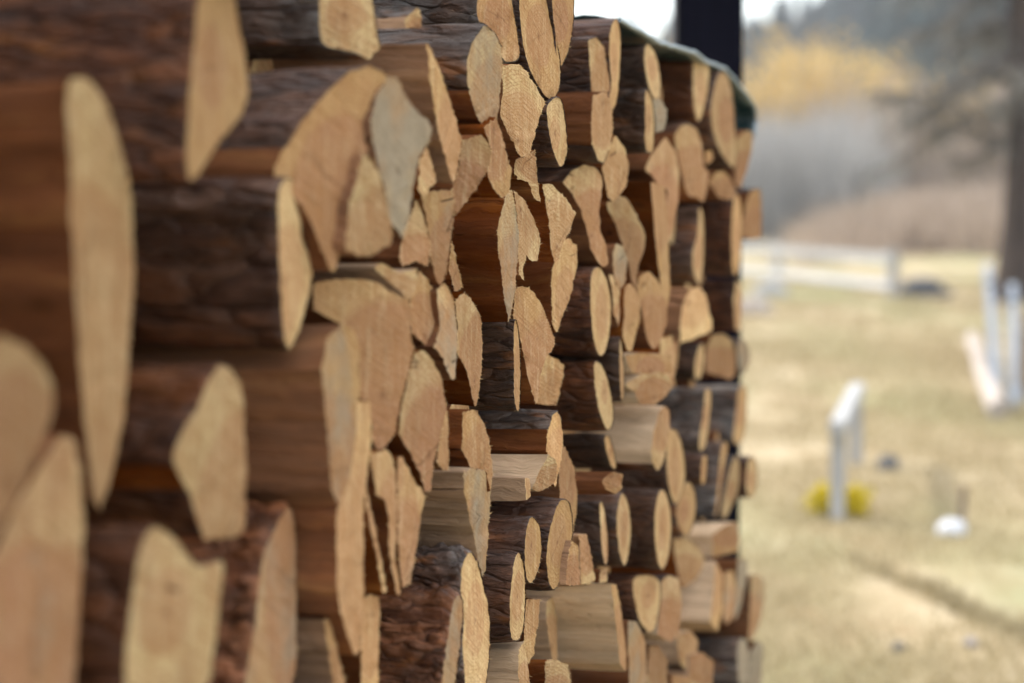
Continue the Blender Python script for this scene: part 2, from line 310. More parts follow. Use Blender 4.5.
# (kind key, tone, top/near/under surface, protrusion, turn, centre, label, outline of the cut end along the wall in mm)
LOGS = [
('L1','c','bbb',0,0,1593,'large dark barked log with a tall cream wedge end, at the upper left corner',[(1567,1603),(1638,1610),(1648,1582),(1666,1542),(1661,1520),(1634,1505),(1588,1485),(1565,1470),(1541,1460),(1532,1470),(1541,1512),(1554,1553)]),
('L2','c','sss',-40,0,1485,'big split log with a very tall narrow cream end beside the left edge',[(1431,1527),(1455,1532),(1476,1526),(1501,1510),(1520,1484),(1536,1450),(1540,1408),(1535,1353),(1523,1299),(1505,1266),(1485,1240),(1473,1250),(1459,1305),(1450,1359),(1442,1411),(1438,1476)]),
('L3','d','sss',-10,4,1296,'blurred split log cut off by the left edge at half height',[(1256,1365),(1283,1372),(1310,1365),(1333,1351),(1343,1335),(1342,1323),(1326,1301),(1302,1274),(1279,1257),(1252,1246),(1239,1310)]),
('L4','q','sss',-30,2,1372,'blurred pinkish split log with a grey stain in the lower left corner',[(1308,1237),(1339,1262),(1371,1283),(1401,1301),(1418,1296),(1427,1276),(1431,1243),(1422,1192),(1411,1129),(1293,1132),(1295,1215)]),
('L5','c','bbb',10,12,1489,'reddish barked log with a wide cream end at the bottom left',[(1461,1236),(1476,1233),(1493,1222),(1512,1204),(1524,1200),(1550,1202),(1547,1186),(1535,1139),(1526,1106),(1429,1113),(1431,1152),(1439,1190),(1448,1222)]),
('L6','c','bbs',-10,8,1607,'half round log with a smooth cream end, below the thick dark round log at left',[(1599,1322),(1613,1332),(1632,1328),(1647,1316),(1654,1287),(1660,1248),(1659,1203),(1648,1200),(1600,1203),(1583,1229),(1574,1244),(1552,1265),(1552,1275),(1563,1288),(1582,1301)]),
('L7','c','bbb',-20,0,1815,'thick dark round log jutting out far at left with a narrow bright end',[(1781,1466),(1809,1469),(1826,1458),(1833,1438),(1840,1413),(1870,1401),(1862,1375),(1844,1351),(1824,1331),(1806,1327),(1792,1341),(1784,1378),(1777,1418),(1773,1450)]),
('L8','q','bbb',-30,0,1788,'shaggy barked log with a grey pink end at the bottom, right of the reddish log',[(1765,1162),(1795,1182),(1832,1198),(1849,1183),(1848,1115),(1844,1056),(1817,1037),(1713,1045),(1722,1074),(1741,1103),(1755,1132)]),
('L9','g','sss',0,0,1879,'split log with a grey weathered end and orange side, below the thick dark log',[(1849,1338),(1889,1344),(1920,1338),(1933,1320),(1930,1286),(1918,1252),(1895,1211),(1868,1194),(1847,1209),(1842,1243),(1835,1285),(1828,1311)]),
('L10','p','bss',0,20,1860,'wide pinkish brown log end under purple bark with a pale chip in it',[(1789,1474),(1798,1490),(1819,1515),(1850,1540),(1875,1558),(1901,1565),(1921,1559),(1927,1544),(1910,1509),(1904,1492),(1894,1475),(1878,1437),(1873,1400),(1865,1388),(1849,1409),(1831,1438),(1813,1454),(1795,1462)]),
('L11','c','sss',20,18,1895,'rounded pale split end hanging beneath the wide pinkish brown log end',[(1886,1488),(1897,1484),(1908,1471),(1920,1446),(1929,1420),(1924,1411),(1910,1409),(1899,1402),(1880,1402),(1865,1408),(1862,1421),(1869,1450)]),
('L12','G','sss',30,10,1953,'angular grey weathered split end right of the wide pinkish brown one',[(1925,1554),(1944,1555),(1957,1544),(1976,1531),(2002,1521),(2014,1514),(2008,1503),(1994,1490),(1982,1468),(1976,1437),(1962,1415),(1947,1426),(1934,1433),(1925,1459),(1912,1484),(1901,1501),(1898,1517),(1907,1539)]),
('L13','p','sss',-10,18,2138,'short pinkish split end directly beneath the angular grey weathered one',[(2110,1395),(2117,1417),(2133,1436),(2139,1450),(2152,1440),(2160,1426),(2162,1402),(2157,1386),(2137,1391),(2116,1386)]),
('L15','c','sss',0,40,2049,'small pale torn splinter under the short pinkish end at left of centre',[(2027,1390),(2035,1394),(2050,1384),(2065,1388),(2064,1372),(2057,1356),(2047,1368)]),
('L16','c','bbb',-30,38,2018,'blue grey barked log with a square cream end at the top edge left of centre',[(1986,1645),(2030,1648),(2034,1617),(2037,1599),(2040,1586),(2034,1584),(2031,1575),(2021,1581),(2008,1584),(1989,1585),(1986,1601)]),
('L17','c','bss',-20,40,2170,'small flaky blue grey log at the top edge, on the grey white ended log',[(2162,1625),(2172,1637),(2175,1634),(2177,1617),(2163,1615)]),
('L18','p','bbb',0,22,2442,'dark log at the top edge with a pink stained oval end',[(2398,1684),(2452,1689),(2463,1652),(2473,1625),(2477,1606),(2464,1600),(2447,1600),(2432,1623),(2415,1639),(2398,1638)]),
('L19','g','bbs',10,10,2325,'long grey topped log with a grey white weathered end near the top',[(2320,1631),(2291,1611),(2281,1590),(2284,1567),(2300,1547),(2322,1524),(2335,1520),(2360,1536),(2372,1587),(2365,1612),(2347,1625)]),
('L20','p','sss',20,8,2340,'narrow pink split end hanging under the grey white weathered end',[(2310,1524),(2340,1535),(2351,1525),(2365,1503),(2379,1480),(2368,1457),(2348,1452),(2329,1460),(2313,1474),(2316,1491),(2326,1502)]),
('L21','c','sss',10,2,2169,'thin pointed pale sliver standing in front of the long grey topped log',[(2119,1598),(2132,1592),(2157,1576),(2179,1556),(2205,1533),(2225,1509),(2215,1489),(2195,1465),(2182,1477),(2156,1508),(2141,1531),(2125,1563)]),
('L22','d','sss',10,22,2271,'rough brown sawn end beneath the thin pointed sliver',[(2255,1511),(2287,1516),(2298,1508),(2304,1498),(2298,1481),(2282,1464),(2266,1450),(2249,1436),(2243,1440),(2243,1462),(2254,1485)]),
('L23','c','sss',0,10,2138,'small cream split between the angular grey end and the thin pointed sliver',[(2142,1501),(2163,1469),(2144,1459),(2131,1450),(2122,1461),(2127,1488)]),
('L24','d','sss',0,8,2180,'brown split end covered with fine curved ring lines, left of the deep dark hollow',[(2142,1452),(2158,1458),(2216,1460),(2219,1432),(2211,1403),(2203,1378),(2191,1364),(2177,1374),(2165,1394),(2158,1423),(2146,1442)]),
('L25a','p','sss',-10,12,2177,'pinkish splintered end with upright grain, left of the mossy grey tip',[(2143,1357),(2161,1382),(2179,1372),(2196,1355),(2204,1332),(2204,1307),(2189,1305),(2167,1312),(2147,1323)]),
('L25b','g','sss',0,2,2214,'grey mossy split end running to a sharp hanging tip',[(2182,1362),(2215,1368),(2239,1352),(2249,1319),(2245,1287),(2235,1269),(2218,1276),(2198,1294),(2172,1307),(2192,1327)]),
('L26','o','sss',-30,4,2358,'thin orange split squeezed below the end with fine ring lines',[(2344,1408),(2357,1392),(2373,1370),(2383,1356),(2357,1352),(2338,1377)]),
('L27','p','sss',-20,2,2381,'rounded pinkish end right of the mossy grey tip, shaded side below it',[(2323,1346),(2355,1352),(2388,1343),(2418,1325),(2426,1303),(2426,1265),(2418,1238),(2406,1225),(2399,1232),(2384,1252),(2355,1279),(2330,1291),(2333,1319)]),
('L28','g','sss',0,0,2472,'big dark brown sided split block with a weathered end, filling the deep hollow',[(2461,1459),(2488,1461),(2512,1433),(2522,1405),(2512,1377),(2503,1349),(2474,1314),(2460,1329),(2447,1357),(2424,1396),(2420,1418),(2442,1439)]),
('L29','c','sss',0,6,2559,'pale notched split end with two hanging teeth right of the big hollow block',[(2523,1461),(2557,1450),(2592,1423),(2606,1403),(2596,1380),(2575,1379),(2557,1386),(2543,1373),(2543,1359),(2530,1365),(2530,1418)]),
('L30','c','sss',0,22,2530,'broad kite shaped pale end right of the grey white weathered one',[(2495,1601),(2529,1603),(2543,1595),(2560,1577),(2575,1561),(2562,1541),(2553,1520),(2543,1498),(2529,1495),(2515,1512),(2502,1530),(2493,1544),(2499,1578)]),
('L31','c','sss',0,26,2566,'narrow pale end tapering down below the broad kite shaped one',[(2545,1495),(2566,1501),(2577,1507),(2580,1479),(2587,1448),(2577,1452),(2566,1471),(2550,1473),(2543,1484)]),
('L32','c','bbb',0,8,2639,'long pale rounded end at the top edge above a small oval end',[(2565,1700),(2657,1709),(2678,1658),(2695,1623),(2698,1596),(2685,1575),(2661,1566),(2635,1573),(2606,1589),(2584,1608),(2571,1633)]),
('L33','p','bbb',10,6,2701,'pinkish log end at the top edge where the sky begins',[(2653,1708),(2743,1717),(2748,1669),(2736,1632),(2705,1606),(2686,1617),(2679,1646),(2664,1668)]),
('L34','c','bbb',10,6,2674,'small pale oval log end hanging below the long rounded end at the top',[(2630,1558),(2648,1570),(2678,1575),(2697,1564),(2712,1534),(2716,1504),(2697,1487),(2678,1492),(2652,1515),(2637,1538)]),
('M1','c','bbs',-10,18,3031,'barked log with a pale pinkish end, second from the top left of the tarp',[(2998,1663),(3021,1669),(3042,1659),(3053,1640),(3063,1607),(3053,1586),(3011,1587),(3006,1617)]),
('M2','c','ssb',0,10,2998,'brown sided split with a narrow pale end pointing down, under the barked pinkish one',[(2962,1588),(3012,1595),(3034,1571),(3038,1545),(3027,1517),(3006,1498),(2984,1503),(2962,1523),(2959,1555)]),
('M3','c','bbb',0,0,3078,'dark topped log with a tall pale end at the left foot of the tarp',[(3065,1695),(3109,1701),(3131,1672),(3125,1617),(3103,1577),(3060,1572),(3039,1592),(3067,1600),(3045,1639),(3038,1672)]),
('M4','c','bbb',0,8,3384,'small round log with an oval end tucked under the tarp edge',[(3348,1680),(3372,1685),(3406,1674),(3421,1647),(3426,1617),(3407,1600),(3378,1603),(3353,1629),(3344,1658)]),
('M5','c','bbb',-10,8,3919,'thick barked log with a narrow cream end below the dark post',[(3883,1699),(3919,1706),(3968,1693),(3986,1680),(3957,1626),(3921,1590),(3891,1583),(3873,1622),(3878,1666)]),
('M6','d','bbb',10,10,4083,'tall almond shaped end with a dark knot at the tarp corner',[(4068,1685),(4103,1678),(4133,1643),(4146,1579),(4158,1542),(4153,1502),(4088,1523),(4025,1558),(4002,1601),(4013,1637),(4034,1669)]),
('M7','d','sss',30,14,4210,'narrow brown end under the hanging tarp corner, last of the top row',[(4164,1561),(4213,1581),(4247,1578),(4248,1544),(4224,1503),(4200,1472),(4175,1478)]),
('M8','c','bbb',20,2,3246,'dark barked log with a thin bright end, beneath the small oval end at the tarp',[(3203,1609),(3237,1608),(3272,1588),(3286,1552),(3287,1523),(3252,1515),(3218,1524),(3217,1564)]),
('M9a','p','sss',0,14,3499,'tall pink cream end with a grey crack line, left of the leaning orange brown end',[(3422,1496),(3444,1519),(3496,1548),(3538,1526),(3553,1497),(3554,1450),(3535,1403),(3513,1379),(3501,1395),(3512,1466),(3474,1472),(3452,1487)]),
('M9b','c','sss',10,0,3419,'long thin pale end beside a brown split side, left of the twin dark logs',[(3328,1477),(3452,1472),(3481,1427),(3474,1372),(3485,1310),(3448,1280),(3402,1313),(3365,1375),(3346,1428)]),
('M10','o','bss',-10,24,3849,'leaning orange brown end above the twin dark round logs',[(3794,1560),(3811,1576),(3833,1581),(3859,1574),(3874,1545),(3880,1510),(3895,1499),(3892,1476),(3881,1445),(3861,1453),(3835,1457),(3820,1484),(3806,1521)]),
('M11','o','sss',10,40,4082,'small rounded orange end resting on the right twin dark log',[(4055,1481),(4068,1501),(4082,1503),(4097,1486),(4105,1465),(4098,1450),(4072,1454)]),
('M12','c','bbb',20,0,4187,'right one of the twin dark round logs at the pile end, purple brown bark',[(4132,1459),(4200,1463),(4257,1441),(4261,1374),(4235,1327),(4180,1304),(4125,1321),(4108,1395)]),
('M13','c','bbb',-20,2,3979,'left one of the twin dark round logs at the pile end, narrow tilted end',[(3962,1441),(4010,1432),(4031,1378),(4033,1333),(4014,1297),(3966,1304),(3928,1327),(3918,1362),(3955,1379),(3972,1415)]),
('M14','o','bss',30,20,4344,'short orange split sticking out of the pile end above the far white rail',[(4331,1469),(4371,1473),(4379,1421),(4380,1376),(4332,1373),(4301,1383),(4312,1440)]),
('M15','c','bbs',0,6,4356,'dark purple log below the right twin, at the pile end',[(4340,1295),(4381,1287),(4390,1234),(4375,1195),(4334,1198),(4317,1257)]),
('M16','C','sss',0,34,3822,'bright cream broken chip below the left twin dark log',[(3795,1272),(3810,1297),(3830,1303),(3845,1287),(3856,1240),(3856,1226),(3837,1218),(3810,1211),(3789,1207),(3789,1238)]),
('M17','c','bbb',-30,8,4055,'black shaded log with a small tan end beneath the bright broken chip',[(4050,1187),(4087,1190),(4088,1129),(4051,1119),(4026,1134),(4031,1160)]),
('M18','d','sss',-20,40,4283,'brown fan shaped end with grey bark at the pile end',[(4249,1164),(4263,1192),(4282,1195),(4302,1180),(4310,1151),(4311,1112),(4301,1103),(4275,1112),(4252,1121)]),
('M19','c','bbb',0,4,3938,'left one of the pair of grey topped dark logs under the brown fan shaped end',[(3927,1119),(3976,1115),(3984,1093),(3969,1040),(3946,1007),(3898,1009),(3889,1031),(3920,1081)]),
('M19b','c','bbb',20,4,3790,'thin low end peeping out beneath the grey topped dark log',[(3777,1020),(3816,1013),(3809,971),(3786,962),(3762,977)]),
('M20','c','bbb',-30,10,4619,'right one of the pair of grey topped dark logs under the brown fan shaped end',[(4619,1064),(4673,1062),(4668,1010),(4642,949),(4595,941),(4562,957),(4587,996),(4606,1036)]),
('M21','d','bbb',0,14,4270,'log with a slanting tan end before the small red log at the pile end',[(4281,950),(4306,959),(4322,936),(4313,888),(4278,863),(4253,843),(4224,841),(4219,857),(4243,896),(4267,932)]),
('M21b','c','bbb',-10,6,4207,'blue grey barked log with a thin slanting edge, left of the slanting tan end',[(4214,986),(4245,992),(4269,978),(4246,954),(4216,919),(4194,884),(4172,858),(4149,852),(4171,887),(4193,941)]),
('M22','c','bbb',30,12,4346,'small red barked log sticking out farthest at the pile end',[(4326,945),(4361,951),(4384,929),(4379,890),(4362,868),(4322,873),(4310,898),(4321,926)]),
('M23','p','sss',10,40,4154,'pink split block below the slanting tan end at the right side',[(4125,827),(4150,843),(4173,846),(4177,811),(4175,789),(4150,786),(4127,784)]),
('N1','p','bss',-20,22,3025,'tall end with a pale rounded top and pink heart, upper middle of the pile',[(2960,1474),(2978,1490),(3004,1498),(3034,1495),(3050,1480),(3048,1464),(3043,1436),(3048,1405),(3062,1388),(3069,1364),(3057,1357),(3037,1369),(3025,1385),(3016,1412),(3000,1439),(2982,1457)]),
('N2','c','sss',0,18,2720,'pale end with a brown lower half, left of the tall end with the pink heart',[(2686,1470),(2709,1469),(2743,1450),(2762,1434),(2750,1413),(2732,1395),(2727,1379),(2714,1374),(2707,1392),(2702,1422),(2693,1446)]),
('N3','c','sss',-10,8,2800,'smooth pale end tapering to a point left of the big round dark log',[(2800,1400),(2833,1401),(2855,1393),(2855,1371),(2833,1336),(2797,1306),(2772,1285),(2758,1299),(2758,1339),(2762,1364),(2783,1382)]),
('N4','c','bbb',-10,2,3038,'big round dark barked log with an almond shaped cream end in mid pile',[(2991,1355),(3031,1362),(3067,1353),(3103,1328),(3110,1295),(3092,1264),(3068,1242),(3038,1235),(3009,1244),(2986,1271),(2980,1309),(2985,1335)]),
('N5','c','bbb',-10,6,3062,'round reddish barked log with a bright leaning end, under the big round dark log',[(3015,1230),(3037,1232),(3070,1219),(3103,1177),(3113,1148),(3098,1130),(3075,1131),(3056,1145),(3033,1171),(3020,1199)]),
('N6','c','bbb',-20,10,3165,'dark log with a small slim cream end below the round reddish barked log',[(3140,1117),(3164,1117),(3184,1083),(3188,1064),(3168,1066),(3148,1093)]),
('N7','c','sss',-10,12,3184,'slim pale end just right of the big round dark log',[(3141,1345),(3158,1343),(3183,1322),(3205,1285),(3228,1248),(3228,1233),(3206,1235),(3184,1265),(3159,1292),(3155,1323)]),
('N8','c','sss',0,8,3213,'pale oval end, right neighbour of the slim pale end beside the big dark log',[(3183,1325),(3205,1331),(3232,1324),(3255,1307),(3255,1278),(3233,1250),(3219,1232),(3197,1234),(3175,1257),(3183,1285)]),
('N9','g','sss',-10,10,3177,'small greyish oval end above the pale oval end in mid pile',[(3148,1375),(3163,1389),(3191,1384),(3207,1367),(3203,1335),(3188,1319),(3164,1330),(3152,1351)]),
('N10','d','sss',-10,20,3258,'long tan end leaning to the right under the small pointed top end',[(3192,1444),(3220,1459),(3244,1456),(3277,1428),(3301,1398),(3299,1379),(3285,1362),(3277,1336),(3280,1318),(3264,1329),(3258,1351),(3237,1388),(3218,1417)]),
('N11','p','sss',10,18,3339,'round end with a pinkish heart and a cream rim right of mid pile',[(3300,1338),(3330,1344),(3361,1325),(3382,1294),(3383,1267),(3367,1245),(3352,1228),(3337,1227),(3319,1245),(3307,1283),(3292,1320)]),
('N12','c','sss',0,10,3535,'pale end half hidden behind the pinkish split blocks',[(3499,1234),(3555,1234),(3569,1202),(3570,1170),(3547,1148),(3510,1143),(3500,1199)]),
('N13','p','sss',10,40,3312,'upper one of two pinkish split blocks with flat tops, right of mid pile',[(3276,1222),(3298,1225),(3345,1218),(3345,1193),(3320,1190),(3286,1196)]),
('N13b','p','sss',10,40,3311,'lower one of two pinkish split blocks, resting on the golden sided log',[(3275,1178),(3297,1191),(3327,1194),(3342,1184),(3339,1159),(3319,1145),(3297,1148),(3290,1167)]),
('N14','c','ssb',20,12,3357,'golden sided split log with a slim pale oval end',[(3353,1133),(3377,1138),(3393,1129),(3394,1102),(3378,1073),(3362,1049),(3342,1042),(3323,1053),(3318,1076),(3330,1105)]),
('N15','c','bbb',0,4,3618,'tan oval end right of the golden sided split log',[(3564,1077),(3605,1083),(3655,1066),(3685,1020),(3685,986),(3643,962),(3608,953),(3573,971),(3551,1019)]),
('N16','p','bbb',0,14,3731,'tilted oval end with a reddish heart under the tan oval end',[(3696,951),(3725,978),(3754,976),(3775,946),(3767,909),(3747,887),(3726,883),(3705,897),(3684,922)]),
('N17','c','bss',-40,38,4006,'heart shaped cream end under the tilted oval end with the reddish heart',[(3975,842),(4010,836),(4029,817),(4037,789),(4026,764),(4000,748),(3991,757),(3983,789)]),
('N18','c','bbb',20,2,3380,'round dark log with a tall oval cream end, rightmost of three in the lower row',[(3335,1010),(3371,1015),(3417,996),(3449,955),(3442,917),(3435,901),(3404,889),(3374,886),(3337,906),(3314,948),(3313,985)]),
('N19','c','bbb',0,2,3165,'round dark log with an oval pinkish end, middle of three in the lower row',[(3127,1034),(3152,1037),(3192,1018),(3219,973),(3213,951),(3193,923),(3160,929),(3128,961),(3109,1002)]),
('N20','c','bbb',-10,0,3069,'dark log with a very thin end, leftmost of three in the lower row',[(3034,1037),(3069,1034),(3091,999),(3106,960),(3092,941),(3071,943),(3049,969),(3042,1005)]),
('N21','o','sss',20,40,2978,'small orange brown wedge above the middle one of three dark round logs',[(2964,1077),(2977,1087),(2991,1083),(2989,1062),(2981,1056),(2968,1065)]),
('N23','d','sss',-10,0,2829,'shaded brown oval end behind the bright broken end log',[(2773,1145),(2808,1137),(2857,1109),(2888,1073),(2889,1040),(2864,1011),(2821,992),(2797,1047),(2773,1101)]),
('N24','c','bbb',10,4,2692,'rough barked round log with a large fuzzy oval end, low in the middle',[(2652,1067),(2677,1087),(2707,1089),(2737,1073),(2751,1045),(2746,1030),(2738,1012),(2707,986),(2677,977),(2652,990),(2635,1020),(2639,1050)]),
('N25','c','bbb',0,2,2593,'rough barked round log with a small oval end, left of the large fuzzy oval',[(2562,1076),(2588,1085),(2624,1067),(2634,1042),(2629,1023),(2611,1009),(2584,1000),(2562,1011),(2549,1040)]),
('N26','c','bbb',0,0,2514,'furrowed grey log with a tall slim cream end beneath the small oval end',[(2488,1044),(2517,1053),(2542,1035),(2557,1004),(2552,969),(2542,948),(2513,948),(2484,956),(2474,984),(2479,1017)]),
('N27','C','bbb',0,0,2319,'sharp front log with flaky dark bark and a tall bright yellow end',[(2279,1078),(2303,1084),(2332,1074),(2358,1046),(2379,1018),(2388,984),(2379,953),(2353,917),(2286,927),(2275,961),(2271,999),(2283,1027),(2267,1051)]),
('N28','g','bbb',10,2,2200,'shaggy bark slab with a flat grey edge in front of the tall bright yellow end',[(2206,1054),(2237,1052),(2240,1036),(2223,1009),(2199,963),(2156,963),(2159,982),(2186,1026)]),
('N29','g','sss',0,2,2336,'square split block with olive underside and grey fuzzy end, above the flaky front log',[(2276,1171),(2300,1173),(2367,1162),(2382,1150),(2378,1086),(2374,1054),(2363,1047),(2337,1081),(2307,1118),(2286,1147)]),
('N30','c','sss',0,10,2344,'pale rounded end standing over the square split block',[(2303,1231),(2335,1230),(2360,1211),(2372,1185),(2375,1157),(2370,1141),(2360,1162),(2320,1170),(2300,1191)]),
('N31','p','sss',0,8,2131,'sharp brown shield shaped end with a downward point, left of the square block',[(2102,1306),(2122,1307),(2146,1298),(2165,1283),(2177,1265),(2184,1244),(2169,1216),(2157,1193),(2152,1169),(2140,1169),(2122,1192),(2099,1214),(2074,1232),(2079,1254),(2090,1279)]),
('N31b','c','sss',0,0,2200,'slim pale splintered strip right of the brown shield shaped end',[(2211,1252),(2218,1231),(2218,1181),(2195,1183),(2173,1193),(2188,1214)]),
('N33','p','sss',-10,26,2006,'wide flat pinkish end at left of centre beneath the small torn splinter',[(1934,1378),(1966,1381),(1991,1380),(2012,1375),(2036,1361),(2048,1356),(2050,1326),(2054,1312),(2045,1285),(2038,1258),(2033,1236),(2023,1225),(2014,1222),(2007,1233),(2002,1254),(1995,1269),(1988,1274),(1986,1316),(1966,1340),(1934,1354)]),
('N34','c','sss',0,0,2019,'narrow cream split end below the wide flat pinkish one',[(1958,1225),(2010,1225),(2025,1218),(2041,1198),(2050,1169),(2043,1156),(2033,1120),(2049,1088),(2039,1087),(2024,1108),(2012,1137),(2015,1160),(2003,1180),(1976,1188)]),
('N35','p','sss',0,0,2077,'pink streaked split end left of the square block with the olive underside',[(2038,1214),(2051,1215),(2083,1192),(2117,1176),(2131,1165),(2120,1145),(2102,1113),(2089,1088),(2065,1088),(2056,1102),(2043,1146),(2040,1175)]),
('N36','c','sss',0,0,1912,'long blurred cream end reaching low, left of the narrow ribbed split',[(1916,1276),(1959,1274),(1964,1238),(1952,1213),(1940,1188),(1937,1136),(1939,1100),(1927,1058),(1912,1057),(1890,1077),(1872,1102),(1864,1122),(1862,1182),(1868,1194),(1890,1208),(1907,1227),(1918,1252)]),
('N37','c','sss',0,0,1972,'narrow split with a ribbed brown side and thin bright edge, low at left of centre',[(1940,1200),(1952,1187),(1972,1157),(1990,1127),(2005,1097),(1996,1097),(1984,1119),(1966,1149),(1949,1178)]),
('N38','C','sss',-20,0,2020,'pale flat end with a small reddish stub, bottom left of the flaky front log',[(1999,1088),(2020,1089),(2048,1084),(2047,1042),(2043,986),(1994,988),(1992,1035)]),
('N39','c','sss',-10,0,1889,'brown sided split with a thin yellow edge, bottom left of the pale flat end',[(1864,1096),(1878,1093),(1896,1064),(1909,1035),(1914,1007),(1887,1014),(1874,1060)]),
('N41','c','sss',0,2,2543,'small tan split block at the bottom right beside the tall bright yellow end',[(2525,936),(2551,943),(2560,918),(2573,879),(2529,877),(2521,914)]),
('N42','c','sss',-10,6,2624,'flat cream split end below the small oval end with rough bark',[(2610,978),(2661,971),(2650,945),(2632,908),(2614,901),(2600,915),(2600,950)]),
('N43','c','sss',-70,0,3009,'narrow upright cream split left of the big square block with a knot',[(2983,906),(3027,905),(3040,870),(3034,815),(3009,814),(2990,852),(2977,882)]),
('N44','c','sss',10,0,3076,'big square pale split block with a knot on its side, near the bottom',[(3012,930),(3048,921),(3100,870),(3139,812),(3140,780),(3094,800),(3056,864),(3027,904)]),
('N45','c','sss',0,28,2732,'small pale splintered end at the bottom edge left of the big knotted block',[(2708,884),(2721,886),(2748,874),(2755,840),(2752,821),(2710,836)]),
('N46','c','bbb',0,18,3353,'cream shield shaped end under the tall oval dark log, right of the big knotted block',[(3309,887),(3348,885),(3394,875),(3398,842),(3379,796),(3358,789),(3327,816),(3315,851)]),
('N47','p','bss',20,18,3447,'pink split end right of the cream shield shaped one',[(3425,864),(3447,869),(3480,858),(3487,814),(3474,773),(3448,762),(3404,781),(3416,818)]),
('N48','g','sss',0,6,3268,'grey cream split end at the bottom right of the big knotted block',[(3219,839),(3266,828),(3313,791),(3331,727),(3288,706),(3236,717),(3225,794)]),
('N49','d','sss',0,12,3442,'brown half round end at the bottom edge, right of the grey cream one',[(3408,764),(3448,757),(3486,725),(3491,660),(3417,668),(3404,710)]),
('N50','c','sss',0,4,4095,'split block with a smooth tan side and slim pale end, low at the right',[(4086,787),(4148,749),(4141,684),(4098,650),(4038,680),(4062,726)]),
('N51','g','sss',0,8,4256,'slim greyish end right of the split block with the smooth tan side',[(4222,742),(4284,735),(4306,693),(4293,646),(4251,634),(4217,654),(4223,697)]),
('N52','G','sss',10,6,4344,'thin dark grey weathered board end low at the pile end',[(4316,750),(4399,737),(4392,688),(4344,642),(4304,630),(4310,692)]),
('N53','g','sss',30,10,4434,'weathered tan split leaning out at the lower pile end',[(4393,704),(4439,701),(4487,683),(4494,640),(4462,595),(4416,573),(4390,578),(4395,638)]),
('N54','G','bbb',20,8,4326,'blue grey flaky barked log low at the pile end',[(4285,599),(4342,596),(4373,552),(4359,505),(4316,490),(4280,521)]),
('N55','c','ssb',0,24,3752,'pale block end with a dark lower edge beneath the pink split end',[(3722,721),(3759,720),(3782,699),(3779,665),(3760,642),(3740,658),(3725,683)]),
('N56','p','sss',20,32,3775,'pinkish orange split block beside the blue grey flaky log',[(3750,679),(3779,679),(3804,657),(3800,618),(3773,597),(3747,619)]),
('N57','c','sss',0,40,3679,'small pale split at the bottom edge under the pinkish orange block',[(3661,663),(3695,652),(3695,614),(3665,611)]),
('N58','G','sss',30,16,4419,'pale whitish weathered split at the very bottom of the pile end',[(4387,549),(4435,570),(4464,554),(4455,505),(4447,446),(4379,450),(4369,502)]),
('N59','p','sss',20,8,2726,'left one of two small pink splits standing on the big knotted block',[(2717,1034),(2739,1025),(2750,986),(2750,973),(2700,982),(2703,1012)]),
('N59b','p','sss',0,12,2899,'right one of two small pink splits standing on the big knotted block',[(2873,1016),(2895,1014),(2915,984),(2931,948),(2912,946),(2886,950),(2880,983)]),
('N60','c','sss',0,34,3013,'tiny pale split end above the upper right corner of the big knotted block',[(3009,948),(3018,947),(3020,930),(3007,930)]),
('P1','p','sss',-20,12,2687,'tall pink hearted end with a dark knot hole near its top, in the middle',[(2636,1344),(2652,1349),(2674,1347),(2704,1328),(2733,1293),(2745,1275),(2736,1264),(2719,1260),(2702,1238),(2691,1206),(2685,1203),(2668,1234),(2646,1284),(2630,1314)]),
('P2','c','sss',-40,30,2858,'pale rounded end under the tall pink hearted end with the knot hole',[(2842,1248),(2855,1251),(2872,1244),(2882,1235),(2879,1215),(2869,1184),(2851,1187),(2834,1191),(2839,1213)]),
('P3','c','bbb',-20,0,2594,'black barked log with a razor thin bright edge in the middle',[(2576,1314),(2600,1310),(2611,1280),(2616,1243),(2611,1206),(2591,1200),(2576,1223),(2576,1265)]),
('P4','C','bss',0,4,2708,'log with blue grey bark and a bright half torn oval end in the middle',[(2676,1174),(2693,1191),(2714,1194),(2731,1182),(2745,1152),(2736,1123),(2719,1099),(2702,1110),(2693,1135),(2672,1150)]),
('P5','o','sss',0,36,2662,'golden broken splinter chunk on the bright half torn oval end',[(2645,1105),(2654,1128),(2664,1145),(2675,1138),(2675,1114),(2667,1105),(2654,1101)]),
('P5b','c','sss',-10,2,2608,'small brown split with a bright strip edge under the golden broken chunk',[(2596,1125),(2618,1122),(2618,1100),(2600,1099)]),
('Q1','c','bbb',0,0,3146,'dark log with a hair thin end squeezed right of the big round dark log',[(3123,1268),(3154,1238),(3170,1194),(3163,1166),(3140,1165),(3124,1212)]),
('Q4','c','sss',0,18,3104,'cream end pointing up between two dark logs, below the left foot of the tarp',[(3064,1494),(3099,1540),(3126,1522),(3137,1497),(3129,1467),(3094,1446),(3080,1453)]),
('Q5','G','sss',10,26,3383,'shaded grey end behind the small oval one at the tarp',[(3363,1600),(3386,1603),(3403,1586),(3398,1556),(3377,1552),(3373,1577)]),
('Q6','c','sss',10,32,3898,'tiny pale round stub beside the almond shaped end with the dark knot',[(3888,1533),(3902,1537),(3907,1520),(3893,1511)]),
('M18b','G','bbb',0,16,4445,'grey bark slab hugging the brown fan shaped end at the pile end',[(4409,1164),(4437,1176),(4466,1162),(4476,1133),(4457,1110),(4424,1099)])]
